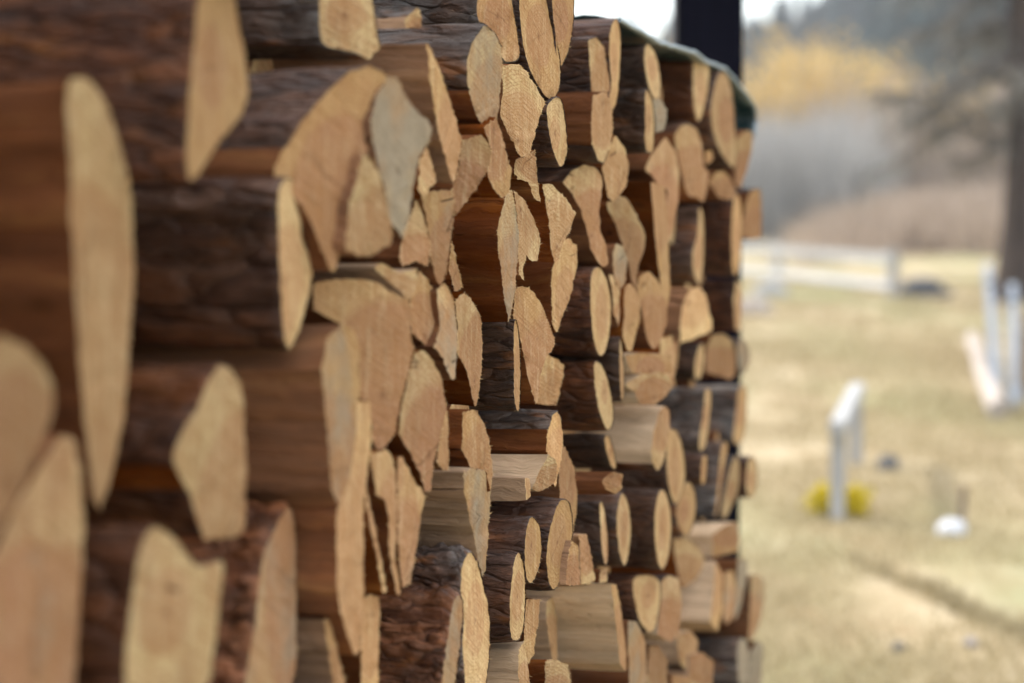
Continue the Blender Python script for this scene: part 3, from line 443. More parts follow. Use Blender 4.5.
FILL = [(3455,185,75,1,-1),(1875,475,75,0,-24),(2835,725,75,1,-22),(855,1025,75,2,-4),(2705,225,75,1,-16),(3835,275,75,1,31),(3615,235,75,1,38),(815,135,75,1,18),(3685,1205,75,2,-79),(3625,1345,75,1,-81),(1045,1345,75,0,-12),(2125,395,75,1,22),(1475,145,75,0,18),(1015,1004,75,1,-4),(505,485,75,1,-27),(2495,635,75,1,17),(755,685,75,2,-22),(1055,735,75,2,-14),(1145,865,75,0,16),(2735,445,75,1,-28),(2265,135,75,1,-12),(454,1435,75,1,38),(444,95,75,1,3),(4535,1375,75,1,-72),(1275,545,75,0,19),(1145,355,75,1,-26),(1355,685,75,2,17),(885,1255,75,2,-2),(3695,505,75,0,38),(1705,1375,75,1,-150),(1525,425,75,2,-20),(1745,1585,75,0,-131),(3545,565,75,1,-24),(3865,795,75,2,-186),(3075,195,75,1,-21),(3055,645,75,1,17),(1745,595,75,1,29),(3105,505,75,2,-10),(2175,255,75,0,4),(1455,845,75,0,-15),(2095,735,75,1,0),(3895,485,75,0,30),(4295,225,75,1,-1),(4165,595,75,1,-66),(3415,405,75,1,0),(2905,315,75,1,38),(1004,195,75,1,21),(1865,125,75,0,13),(1194,1095,75,1,4),(1275,245,75,1,23),(3935,645,75,1,-72),(3605,1555,75,1,-65),(934,625,75,0,10),(515,785,75,0,-13),(2535,385,75,1,-22),(2505,165,75,1,22),(1915,295,75,1,5),(4025,985,75,1,-68),(845,295,75,2,-19),(1135,95,75,0,0),(1435,1025,75,0,12),(554,345,75,2,0),(1625,955,75,1,-11),(2345,805,75,2,31),(1685,415,75,0,-25),(575,1225,75,2,27),(665,105,75,1,22),(3265,465,75,1,25),(4195,375,75,2,-25),(4025,114,75,2,29),(1665,185,75,1,29),(1625,1105,75,2,-122),(505,955,75,1,-26),(2505,795,75,1,-10),(2285,425,75,0,35),(1935,715,75,2,6),(1825,815,75,2,38),(4475,235,75,0,7),(2895,145,75,1,36),(4014,305,75,1,34),(2195,885,75,0,-66),(765,845,75,1,24),(2825,1515,75,2,-84),(804,505,75,2,22),(1375,385,75,0,31),(3275,625,75,0,-24),(3485,1065,75,0,-125),(3805,1105,75,1,-105),(1535,715,75,1,13),(3305,265,75,1,7),(3145,325,75,2,8),(3625,725,75,2,-78),(4495,905,75,1,-57),(934,865,75,1,-22),(1315,905,75,1,-8),(2225,655,75,1,31),(715,1115,75,1,27),(2705,655,75,0,37),(3945,1215,75,0,-60),(2005,875,75,0,-8),(3565,395,75,0,4),(665,955,75,1,-14),(4444,1495,75,0,-68),(2855,875,75,1,-82),(2055,525,75,0,13),(1095,495,75,1,0),(1685,735,75,1,-23),(625,575,75,0,14),(705,365,75,1,-2),(4524,405,75,0,-84),(3725,105,75,1,-12),(3795,1395,75,1,-70),(2355,265,75,1,-3),(435,1175,75,2,35),(2905,555,75,1,-8),(2425,485,75,1,0),(2535,1155,75,1,-74),(725,1355,75,1,15),(3555,895,75,0,-108),(4535,565,75,1,-62),(2075,145,75,1,32),(1145,1235,75,2,16),(1815,965,75,2,2),(4325,1035,75,1,-83),(4175,125,75,1,12),(3245,105,75,2,1),(995,355,75,2,14),(4195,1235,75,0,-92),(4375,355,75,0,16),(444,655,75,0,7),(4064,465,75,2,-67),(4545,765,75,2,-102),(1194,685,75,1,-19),(4535,1075,75,2,-174),(435,245,75,1,-28),(2605,535,75,1,24),(2945,1165,75,1,-135),(4545,95,75,1,36),(1455,555,75,2,26),(1325,105,75,0,5),(4165,1085,75,2,-104),(4524,1225,75,2,-98),(1015,1155,75,1,12),(2635,95,75,1,4),(4395,105,75,1,-9),(3875,945,75,0,-56),(1545,275,75,2,-10),(3875,114,75,1,18),(1745,1235,68,1,-122),(1775,285,68,1,-6),(4395,805,68,0,-83),(1605,585,68,2,13),(3985,1505,68,0,-79),(2935,1405,68,0,-69),(3565,95,68,0,15),(1924,1625,68,1,-129),(2655,795,68,0,20),(3255,1075,68,1,-104),(3405,565,68,0,32),(585,1375,68,2,20),(2205,1115,68,1,-74),(3715,355,68,1,-21),(3435,1215,68,1,-74),(575,1085,68,1,-9),(2055,1455,68,0,-55),(934,75,60,0,0),(2975,995,60,1,-75),(2345,595,60,0,5),(3735,1515,60,0,-81),(2425,1525,60,1,-81),(875,745,60,0,-1),(2995,415,60,1,-24),(645,245,60,1,-22),(2395,75,60,0,-14),(3015,75,60,1,15),(4315,1555,60,2,-67),(1194,1365,60,1,-5),(4075,855,60,1,-59),(3375,75,60,2,8),(3715,825,60,1,-162),(2965,775,60,2,-74),(2775,84,60,2,-14),(945,485,60,0,-25),(3255,905,60,1,-74),(2235,1635,60,0,-99),(2105,995,60,2,-61),(2425,915,60,2,-61),(3165,725,60,1,-85),(415,385,60,2,8),(2195,525,60,1,27),(554,175,52,0,8),(635,735,52,1,7),(2785,1225,52,1,-78),(2585,265,52,0,-28),(2425,1035,52,0,-58),(4135,255,52,2,11),(1725,75,52,0,-24),(415,1315,52,1,1),(4075,1305,52,1,-57),(1395,1355,52,2,-111),(1944,585,52,1,-26),(2045,295,52,1,37),(4295,1325,52,1,-67),(2655,345,52,0,3),(1415,255,52,2,14),(1605,75,52,0,-7),(4404,1335,52,0,-81),(3475,1595,52,1,-63),(3095,1075,52,1,-86),(1984,415,52,1,28),(2525,1285,52,0,-82),(2285,1395,52,2,-73),(1275,785,52,0,25),(1305,1035,52,1,-15),(1135,225,52,0,34),(4275,795,52,1,-55),(1585,835,52,1,26),(2095,1645,52,1,-62),(3165,1555,52,2,-67),(415,865,52,1,16),(415,1045,52,2,23),(2885,1295,52,1,-71),(2865,435,52,0,-4),(2915,1605,52,0,-71),(2775,325,45,1,31),(4235,495,45,0,-65),(1135,985,45,1,36),(2735,925,45,1,-71),(3335,1535,45,1,-64),(1705,865,45,1,1),(1595,1425,45,2,-125),(1615,1655,45,1,37),(705,1235,45,1,37),(1975,75,45,2,35),(3485,305,45,1,30),(1075,615,45,1,-3),(4145,965,45,0,-83),(3235,1185,45,0,-67),(3195,215,45,0,-4),(3915,1415,45,0,-58),(2655,1405,45,1,-74),(3595,1125,45,2,-74),(2525,1645,45,2,-70),(1815,695,45,1,-27),(4574,1495,45,1,-60),(3105,1405,45,1,-60),(2785,565,45,1,-2),(3125,84,45,1,-9),(4045,595,45,2,-80),(4354,1155,45,1,-59),(1255,415,45,1,6),(3765,1615,45,2,-58),(645,835,45,2,7),(3155,875,45,2,-62),(1944,985,45,0,-109),(2165,65,45,1,39),(3025,305,45,1,30),(2415,1185,45,1,-84),(625,455,45,1,-2),(835,1145,45,1,17),(3805,565,45,0,-70),(3915,375,38,2,24),(2485,285,38,2,-9),(394,545,38,1,-19),(2255,1235,38,2,-69),(745,245,38,0,20),(4014,1095,38,1,-80),(1665,295,38,0,2),(554,675,38,0,33),(2205,765,38,1,33),(2115,625,38,2,1),(394,765,38,0,7),(3795,435,38,0,37),(2795,1635,38,1,-56),(1214,975,38,1,37),(3525,1275,38,1,-78),(2595,1345,38,2,-59),(554,75,38,1,-6),(1694,1485,38,0,-122),(2375,695,38,0,4),(3375,685,38,1,-76),(3885,1325,38,1,-80),(4285,114,38,1,28),(2415,365,38,1,-15),(855,405,38,0,-21),(4064,1395,38,0,-61),(4585,245,38,0,9),(4185,745,38,0,-80),(3975,875,38,1,-83),(934,1365,38,0,-17),(2495,55,38,1,12),(2035,635,38,0,10),(3725,255,38,1,13),(4444,1004,38,1,-75),(2085,1555,38,1,-144),(1795,395,38,1,36),(3375,755,38,1,-70),(1964,195,38,1,4),(394,955,38,0,-19),(1825,1665,38,1,4),(3075,765,38,1,-73),(3295,1615,38,0,-63),(3515,1345,38,2,-71),(2945,665,38,0,20),(3725,1025,38,1,-71),(2815,235,38,1,28),(3515,775,38,2,-71),(2615,1495,38,1,-72),(2595,695,38,1,18),(3165,605,38,1,-13),(2385,1425,38,0,-71),(4305,445,38,1,-21),(3655,1455,38,1,-70),(1515,945,38,1,34),(1255,1205,38,0,-113),(3955,205,38,1,27),(2105,1345,38,0,-55),(3695,1095,38,1,-83),(4285,1465,38,0,-73),(1855,595,38,1,-23),(2295,1305,38,1,-75),(3525,675,38,0,-64),(2645,1195,38,1,-89),(1035,55,32,0,28),(3825,695,32,1,-62),(3765,1285,32,0,-60),(1895,895,32,1,3),(2935,1505,32,1,-79),(1275,1415,32,1,-123),(2735,1575,32,1,-75),(575,875,32,2,22),(2785,995,32,1,-80),(1545,1035,32,2,30),(3415,1535,32,1,-73),(3275,1485,32,0,-62),(774,955,32,1,-9),(1565,1335,32,1,-129),(3985,545,32,0,-79),(1525,1235,32,1,-116),(3345,165,32,0,-13),(2365,1655,32,0,-133),(4014,715,32,0,-81),(784,1205,32,0,25),(1165,575,32,1,11),(3845,385,32,0,-28),(3275,1255,32,1,-77),(1775,185,32,1,-22),(3465,55,32,1,20),(2975,235,32,0,9),(4415,1205,32,1,-70),(3165,1465,32,1,-77),(2255,1545,32,0,-64),(3785,885,32,0,-79),(4585,315,32,1,-19),(1765,485,32,0,7),(915,1115,32,1,28),(3685,1625,32,2,-56),(505,1305,32,1,13),(3585,1445,32,1,-72),(394,475,32,0,14),(4585,665,32,1,-57),(1964,1075,32,0,-108),(695,495,32,1,9)]
TARP = [(3116,1694,0),(3199,1691,0),(3362,1691,0),(3562,1690,0),(3765,1697,0),(3969,1689,0),(4171,1687,0),(4291,1663,10),(4363,1647,20),(4440,1631,20),(4457,1604,20),(4427,1575,20)]

def chaikin(p, k):
    for _ in range(k):
        q = np.roll(p, -1, 0); p = np.stack([.75*p+.25*q, .25*p+.75*q], 1).reshape(-1, 2)
    return p
def resample(p, m):
    q = np.vstack([p, p[:1]]); s = np.r_[0, np.cumsum(np.linalg.norm(np.diff(q, axis=0), axis=1))]
    t = np.linspace(0, s[-1], m, endpoint=False)
    return np.stack([np.interp(t, s, q[:, 0]), np.interp(t, s, q[:, 1])], 1)
def area(p):
    x, y = p[:, 0], p[:, 1]; return .5*np.sum(x*np.roll(y, -1)-np.roll(x, -1)*y)
def outline(poly, sides, m, rag=None):
    p = np.array(poly, float)
    if area(p) < 0: p = p[::-1]
    p = resample(chaikin(p, 2 if sides == 'bbb' else 1 if rag is None else 0), m)
    tg = np.roll(p, -1, 0)-np.roll(p, 1, 0); tg = np.roll(tg, 1, 0)+tg*2+np.roll(tg, -1, 0)
    nr = np.stack([tg[:, 1], -tg[:, 0]], 1); nr /= np.linalg.norm(nr, axis=1)[:, None]+1e-9
    ang = np.degrees(np.arctan2(nr[:, 1], -nr[:, 0]))            # 0 faces the near end, 90 up
    lab = np.where(np.abs(ang) < 38, sides[1], np.where((ang >= 38) & (ang <= 142), sides[0], np.where((ang <= -38) & (ang >= -142), sides[2], 'b' if sides == 'bbb' else 's')))
    bark = lab == 'b'
    for _ in range(2):                                            # drop runs too short to see
        bark = (bark.astype(int)+np.roll(bark, 1)+np.roll(bark, -1)) >= 2
    return p, nr, bark
TONES = {'c': (.06, .30, .98), 'C': (.0, .12, 1.25), 'p': (.10, .95, .92), 'g': (.52, .45, .92), 'G': (.86, .3, .86),
         'd': (.16, .8, .74), 'o': (.05, .75, .84), 'q': (.40, 1.0, .86)}
BARK = {}
for k in 'L16 L17 L18 L19 M20 M21b N54 P4 M19 Q5'.split(): BARK[k] = (.95, .15, 1.0)
for k in 'L1 L5 L6 M5 M12 N5 M22 N4 M15'.split(): BARK[k] = (.0, .95, .78)
for k in 'L7 L10 N24 N25 N26'.split(): BARK[k] = (.30, .8, .8)
for k in 'N27 N28 L8'.split(): BARK[k] = (.10, .75, 1.7)
BARK['N27'] = (.7, .5, 1.25)
for k in 'P3 M17 M8 Q1 N6'.split(): BARK[k] = (.15, .25, .6)
SIDE = {'N44': (.1, .95, 1.0), 'N50': (.2, .8, .95), 'N29': (.5, .45, .85), 'N41': (.15, .75, .95), 'N14': (.3, .8, 1.0), 'N13': (.1, .95, 1.0), 'N13b': (.1, .9, .95),
        'L21': (.3, .25, .9), 'L2': (.05, .08, .55), 'L9': (.12, .16, .85), 'P5b': (.3, .5, .9), 'M23': (.1, .9, .95), 'N47': (.2, .8, .9), 'L28': (.1, .0, .65), 'L15': (.2, .6, 1.0), 'N55': (.2, .7, .9),
        'N56': (.1, .55, .9), 'N59': (.1, .4, .9), 'N59b': (.1, .4, .9), 'N36': (.1, .1, .9), 'N39': (.2, .35, .85), 'N43': (.3, .6, .9), 'P5': (.2, .75, 1.0), 'L17': (.2, .5, .9), 'L11': (.1, .2, .8), 'M16': (.1, .25, .9)}
def loft(p, nr, bark, d_face, rec_seed, K, rough, shag, shrink=.06):
    """rings of the log body: (K+1, m, 3); ring 0 is the cut end"""
    m = len(p); c = p.mean(0); u = (np.arange(K+1)/K)**1.25
    x = -LEN*u
    out = np.zeros((K+1, m, 3))
    for k in range(K+1):
        P3 = np.stack([np.full(m, x[k]), p[:, 0], p[:, 1]], 1)+rec_seed
        wood = .0034*noise(P3*(3, 34, 34), 5)+.0020*noise(P3*(5, 120, 120), 6)+.0009*noise(P3*(12, 320, 320), 22)
        brk = .0026*noise(P3*(26, 70, 70), 7)+.0018*noise(P3*(9, 42, 42), 8)+.0018*np.abs(noise(P3*(60, 160, 160), 9))
        if shag: brk = brk+.010*np.abs(noise(P3*(62, 85, 85), 10))+.006*np.abs(noise(P3*(120, 200, 200), 11))
        off = np.where(bark, brk*rough, wood*rough)
        if k == 0: off = off*.35
        elif k == 1: off = off*.8
        sway = np.array([noise(np.array([[x[k]*4, rec_seed[0], 3.3]]), 12)[0], noise(np.array([[x[k]*4, rec_seed[1], 7.3]]), 13)[0]])*.004*min(1, u[k]*3)
        q = c+(p-c)*(1-shrink*u[k])+nr*off[:, None]+sway
        out[k, :, 0] = x[k]+d_face*(1-u[k]); out[k, :, 1:] = q
    return out
def build_log(rec, full=True):
    lid, tone, sides, d, psi, s0, label, poly = rec
    P = np.array(poly, float)/1000; d = d/1000; s0 = s0/1000; psi = R(psi)
    cs = P[:, 0].mean(); zb = P[:, 1].min()
    near = P[:, 0].mean() < 3.0
    size = max(np.ptp(P[:, 0]), np.ptp(P[:, 1]))
    m = 84 if near and size > .05 else (56 if size > .05 else 30)
    shag = lid in ('N27', 'N28', 'L8')
    K = 44 if shag else (22 if near else 14)
    if shag: m = 150
    loc = ORG+T2*cs+N2*d
    name = 'firewood_log' if 'b' in sides else 'split_log'
    root = thing(name, label, 'firewood', (loc[0], loc[1], zb), ROTZ, 'stacked firewood')
    seed = rng.uniform(-9, 9, 3)
    p, nr, bark = outline(P-(cs, zb), sides, m, rag=1)
    q3 = np.stack([p[:, 0]*95, p[:, 1]*95, 0*p[:, 0]], 1)+seed
    chip = np.minimum(0, noise(q3, 18)+.25)*.0032*min(1, size/.1)+.0010*noise(q3*2.6, 19)
    p = p+nr*np.where(bark, .3*chip, chip)[:, None]
    tilt = rng.uniform(-.05, .05)
    face_x = (p[:, 0]+cs-s0)*math.tan(psi)+tilt*(p[:, 1]-p[:, 1].mean())
    g = loft(p, nr, bark, face_x, seed, K, 1.0 if near else .8, shag, .16 if cs < 2.0 else .09)
    rag = .0011*noise(np.stack([p[:, 0]*300, p[:, 1]*300, 0*p[:, 0]], 1)+seed, 14)
    g[0, :, 0] += np.where(bark, rag*.6, rag)
    # cut end: the outline, drawn in where the bark stands round it
    inset = np.where(bark, (.0009 if size > .05 else .0005)*(1+.8*noise(np.stack([p[:, 0]*60, p[:, 1]*60, 0*p[:, 0]], 1)+seed, 17)), 0.0)
    inset = (inset+np.roll(inset, 1)+np.roll(inset, -1))/3
    e = g[0].copy(); e[:, 1:] -= nr*inset[:, None]; e[:, 0] += np.where(bark, -.0006, 0)
    bm = bmesh.new(); vs = [bm.verts.new(q) for q in e]; f = bm.faces.new(vs)
    bm.normal_update()
    bmesh.ops.triangulate(bm, faces=[f]); bmesh.ops.subdivide_edges(bm, edges=[x for x in bm.edges if not x.is_boundary], cuts=2 if near else 1, use_grid_fill=True)
    bmesh.ops.triangulate(bm, faces=bm.faces[:])
    for v in bm.verts:
        if not v.is_boundary:
            q = np.array(v.co)
            v.co.x += .0012*noise((q*55+seed)[None], 15)[0]+.0006*noise((q*190+seed)[None], 16)[0]
    me = bpy.data.meshes.new('cut_end'); bm.to_mesh(me); bm.free(); me.materials.append(M_END); me.shade_smooth()
    V = np.array([v.co for v in me.vertices])
    c = p.mean(0); rad = np.sqrt(abs(area(p))/math.pi)
    if sides == 'bbb' and tone in 'cCdp' and np.ptp(p[:, 0])/np.ptp(p[:, 1]) > .7: pith, hr = c+rng.uniform(-.15, .15, 2)*rad, rad*rng.uniform(.5, .72)
    else:
        if 'b' in sides: dr = nr[bark].mean(0)
        else: dr = np.array([rng.uniform(-.6, .6), 1.0 if rng.random() < .75 else -1])
        dr = dr/(np.linalg.norm(dr)+1e-6); ext = np.max((p-c)@dr)
        pith = c-dr*ext*rng.uniform(.5, 1.3); hr = (np.max((p-pith)@dr))*rng.uniform(.62, .82)
    n = len(V)
    gt, pk, vl = TONES[tone]
    attr(me, 'ring', np.stack([V[:, 1]-pith[0], V[:, 2]-pith[1], np.full(n, hr)], 1))
    attr(me, 'tone', np.tile((np.clip(gt+rng.uniform(-.06, .08), 0, 1), np.clip(pk+rng.uniform(-.2, .2), 0, 1), vl*(.8 if lid in ('L1', 'L2', 'L3', 'L5', 'L6', 'L11') else 1.0)*rng.uniform(.9, 1.1)), (n, 1)))
    attr(me, 'seed', np.tile(seed, (n, 1)))
    link('cut_end', me, root)
    if 1.75 < P[:, 0].mean() < 3.0 and size > .04:
        k = int(size*1500); i = rng.integers(0, m, k); b0 = e[i]; ln = rng.uniform(.0007, .0020, k)*np.where(rng.random(k) < .05, 2.5, 1)
        dr = np.stack([rng.uniform(.1, 1.1, k), nr[i, 0]*rng.uniform(.0, .8, k), nr[i, 1]*rng.uniform(0, .7, k)-.35], 1)+rng.normal(0, .35, (k, 3)); dr /= np.linalg.norm(dr, axis=1)[:, None]
        tg = np.stack([0*ln, -nr[i, 1], nr[i, 0]], 1)*rng.uniform(.0003, .0007, k)[:, None]
        v = np.stack([b0-tg-dr*.001, b0+tg-dr*.001, b0+dr*ln[:, None]], 1).reshape(-1, 3)
        mf = mesh('torn_fibre', v, np.arange(3*k).reshape(k, 3), M_FIBRE)
        link('torn_fibre', mf, root)['kind'] = 'stuff'
    bt = BARK.get(lid, (rng.uniform(.05, .5), rng.uniform(.2, .8), rng.uniform(.5, .95)))
    st = SIDE.get(lid, (max(0, gt*.35), rng.uniform(0, .16), rng.uniform(.42, .8)))
    if bark.any():
        # the bark also closes the rim of the cut end
        gb = np.concatenate([e[None]+np.array([.0012, 0, 0]), g], 0)
        strips(root, gb, bark, 'bark', M_BARK, bt, seed)
    if not bark.all():
        strips(root, g, ~bark, 'split_side', M_SPLIT, st, seed)
    return root
def strips(root, g, sel, name, mat, tone, seed):
    """quads of the rings G over each run of selected outline points"""
    K1, m, _ = g.shape
    cols = sel | np.roll(sel, -1) if name == 'bark' else sel & np.roll(sel, -1) | (sel & ~np.roll(sel, -1) & False)
    if name == 'split_side':
        cols = ~((~sel) | np.roll(~sel, -1))
    idx = np.nonzero(cols)[0]
    if len(idx) == 0: return
    runs = []
    for i in idx:
        if runs and runs[-1][-1] == i-1: runs[-1].append(i)
        else: runs.append([i])
    if len(runs) > 1 and runs[0][0] == 0 and runs[-1][-1] == m-1: runs[0] = runs.pop()+runs[0]
    for run in runs:
        full = len(run) == m
        pts = run if full else run+[(run[-1]+1) % m]
        w = len(pts); v = g[:, pts].reshape(-1, 3)
        ii = np.arange(w if full else w-1); jj = (ii+1) % w
        f = np.concatenate([np.stack([k*w+ii, k*w+jj, (k+1)*w+jj, (k+1)*w+ii], 1)[:, ::-1] for k in range(K1-1)])
        me = mesh(name, v, f, mat, 180 if name == 'bark' else 42)
        attr(me, 'tone', np.tile(tone, (len(v), 1))); attr(me, 'seed', np.tile(seed, (len(v), 1)))
        link(name, me, root)
for rec in LOGS: build_log(rec)

def build_fill():
    """the recessed pieces behind and below the ones that show, as one mass"""
    root = thing('firewood_mass', 'recessed firewood filling the gaps and the hidden courses of the stack', 'firewood', (ORG[0], ORG[1], 0), ROTZ)
    root['kind'] = 'stuff'
    acc = {k: ([], [], [], [], [], []) for k in ('end', 'split', 'bark')}
    cnt = {k: 0 for k in acc}
    def put(k, v, f, tone, seed, ring=None):
        A = acc[k]; A[0].append(v); A[1].append(f+cnt[k]); A[2].append(np.tile(tone, (len(v), 1))); A[3].append(np.tile(seed, (len(v), 1)))
        if ring is not None: A[4].append(ring)
        cnt[k] += len(v)
    for s, z, r, sd, d in FILL:
        s, z, r, d = s/1000, z/1000, r/1000*1.06, d/1000
        n = 9; a = np.linspace(0, 2*math.pi, n, endpoint=False)+rng.uniform(-.2, .2, n)
        rr = r*rng.uniform(.86, 1.06, n)
        if rng.random() < .5:
            th = rng.uniform(0, 6.28); cu = rng.uniform(.15, .6); q = np.cos(a-th)
            rr = np.where(q > cu, np.minimum(rr, r*cu/np.maximum(q, .01)), rr)
        sides = ('bbb', 'sss', 'bss')[sd]
        p, nr, bark = outline(np.stack([np.cos(a)*rr+s, np.sin(a)*rr+z], 1), sides, 22)
        p = np.maximum(p, (-99, .012))
        seed = rng.uniform(-9, 9, 3)
        g = loft(p, nr, bark, np.zeros(22), seed, 6, 1.0, False); g[:, :, 0] += d
        m = 22; ii = np.arange(m); jj = (ii+1) % m
        for sel, k, tn in ((bark, 'bark', (rng.uniform(0, .6), rng.uniform(.2, .9), .9)), (~bark, 'split', (.15, .08, rng.uniform(.6, .9)))):
            if not sel.any(): continue
            i2 = ii[sel]; j2 = (i2+1) % m
            f = np.concatenate([np.stack([q*m+i2, (q+1)*m+i2, (q+1)*m+j2, q*m+j2], 1) for q in range(6)])
            put(k, g.reshape(-1, 3), f, tn, seed)
        c = g[0].mean(0); v = np.vstack([g[0], c[None]])
        f = np.stack([ii, jj, np.full(m, m)], 1); f = np.concatenate([f, f[:, :1]], 1)
        gt, pk, vl = TONES[rng.choice(list('ccpdco'))]
        put('end', v, f, (gt, pk, vl*rng.uniform(.85, 1.05)), seed, np.stack([v[:, 1]-c[1]-.3*r, v[:, 2]-c[2]-.3*r, np.full(m+1, .7*r)], 1))
    for k, mat in (('end', M_END), ('split', M_SPLIT), ('bark', M_BARK)):
        A = acc[k]; v = np.vstack(A[0]); f = np.vstack(A[1])
        me = bpy.data.meshes.new('cut_ends' if k == 'end' else k)
        faces = [tuple(q[:3]) if k == 'end' else tuple(q) for q in f.tolist()]
        me.from_pydata(v.tolist(), [], faces); me.materials.append(mat); me.update(); me.shade_smooth(); me.set_sharp_from_angle(angle=R(42))
        attr(me, 'tone', np.vstack(A[2])); attr(me, 'seed', np.vstack(A[3]))
        if k == 'end': attr(me, 'ring', np.vstack(A[4]))
        o = link({'end': 'cut_end', 'split': 'split_side', 'bark': 'bark'}[k], me, root); o['kind'] = 'stuff'
build_fill()

# ------------------------------------------------------------------ small builders
def box_bm(bm, x0, x1, y0, y1, z0, z1):
    v = [bm.verts.new(q) for q in ((x0, y0, z0), (x1, y0, z0), (x1, y1, z0), (x0, y1, z0), (x0, y0, z1), (x1, y0, z1), (x1, y1, z1), (x0, y1, z1))]
    for q in ((0, 3, 2, 1), (4, 5, 6, 7), (0, 1, 5, 4), (1, 2, 6, 5), (2, 3, 7, 6), (3, 0, 4, 7)): bm.faces.new([v[i] for i in q])
def box(name, x0, x1, y0, y1, z0, z1, mat, parent, bevel=.004, cuts=6, jitter=.003):
    """a sawn timber: bevelled, slightly uneven along its length"""
    bm = bmesh.new(); box_bm(bm, x0, x1, y0, y1, z0, z1)
    L = (x1-x0, y1-y0, z1-z0); ax = int(np.argmax(L))
    bmesh.ops.bevel(bm, geom=bm.edges[:], offset=bevel, segments=2, affect='EDGES')
    ed = [x for x in bm.edges if abs((x.verts[0].co-x.verts[1].co)[ax]) > .5*L[ax]]
    bmesh.ops.subdivide_edges(bm, edges=ed, cuts=cuts, use_grid_fill=True)
    for v in bm.verts:
        q = np.array(v.co)[None]; k = [noise(q*(3, 3, 3)+31*i, 20+i)[0]*jitter for i in range(3)]; k[ax] *= .3
        v.co += Vector(k)
    me = bpy.data.meshes.new(name); bm.to_mesh(me); bm.free(); me.materials.append(mat); me.shade_smooth(); me.set_sharp_from_angle(angle=R(35))
    return link(name, me, parent)
def tube(pts, rads, seg=8, wob=0, seed=0):
    """verts, faces of a tapered tube through PTS"""
    pts = np.asarray(pts, float); n = len(pts); tg = np.gradient(pts, axis=0); tg /= np.linalg.norm(tg, axis=1)[:, None]+1e-9
    up = np.array([0, 0, 1.0]) if abs(tg[:, 2]).mean() < .8 else np.array([1.0, 0, 0])
    a = np.cross(tg, up); a /= np.linalg.norm(a, axis=1)[:, None]+1e-9; b = np.cross(tg, a)
    th = np.linspace(0, 2*math.pi, seg, endpoint=False)
    r = np.asarray(rads)[:, None]*np.ones((n, seg))
    if wob: r = r*(1+wob*noise(np.stack([np.arange(n)[:, None]*.6+0*th, np.cos(th)[None]*1.5+0*r, np.sin(th)[None]*1.5+seed+0*r], -1), 30))
    v = pts[:, None]+a[:, None]*np.cos(th)[None, :, None]*r[..., None]+b[:, None]*np.sin(th)[None, :, None]*r[..., None]
    i = np.arange(seg); j = (i+1) % seg
    f = np.concatenate([np.stack([k*seg+i, k*seg+j, (k+1)*seg+j, (k+1)*seg+i], 1) for k in range(n-1)])
    V = np.vstack([v.reshape(-1, 3), pts[:1], pts[-1:]])
    F = [tuple(q) for q in f.tolist()]+[(int(q), n*seg, int(p)) for p, q in zip(i, j)]+[((n-1)*seg+int(p), n*seg+1, (n-1)*seg+int(q)) for p, q in zip(i, j)]
    return V, F
class MB:
    def __init__(s): s.v = []; s.f = []; s.n = 0
    def add(s, vf):
        v, f = vf; s.v.append(np.asarray(v)); s.f += [tuple(int(i)+s.n for i in q) for q in f]; s.n += len(v)
    def build(s, name, mat, parent=None, smooth=180):
        return link(name, mesh(name, np.vstack(s.v), s.f, mat, smooth), parent)
def blob(name, loc, size, mat, label, cat, seed, rough=.22, flat=True):
    bm = bmesh.new(); bmesh.ops.create_icosphere(bm, subdivisions=4, radius=1)
    for v in bm.verts:
        q = np.array(v.co)[None]
        k = 1+rough*noise(q*1.6+seed, 40)[0]+rough*.4*noise(q*4+seed, 41)[0]
        v.co = v.co*k; v.co.x *= size[0]/2; v.co.y *= size[1]/2; v.co.z = max(v.co.z, -.35)*size[2]*.75+.2*size[2]
    me = bpy.data.meshes.new(name); bm.to_mesh(me); bm.free(); me.materials.append(mat); me.shade_smooth(); me.set_sharp_from_angle(angle=R(40))
    o = link(name, me); o.location = loc; return tag(o, label, cat)
def gz(x, y): return float(ground_z(np.array([x]), np.array([y]))[0])

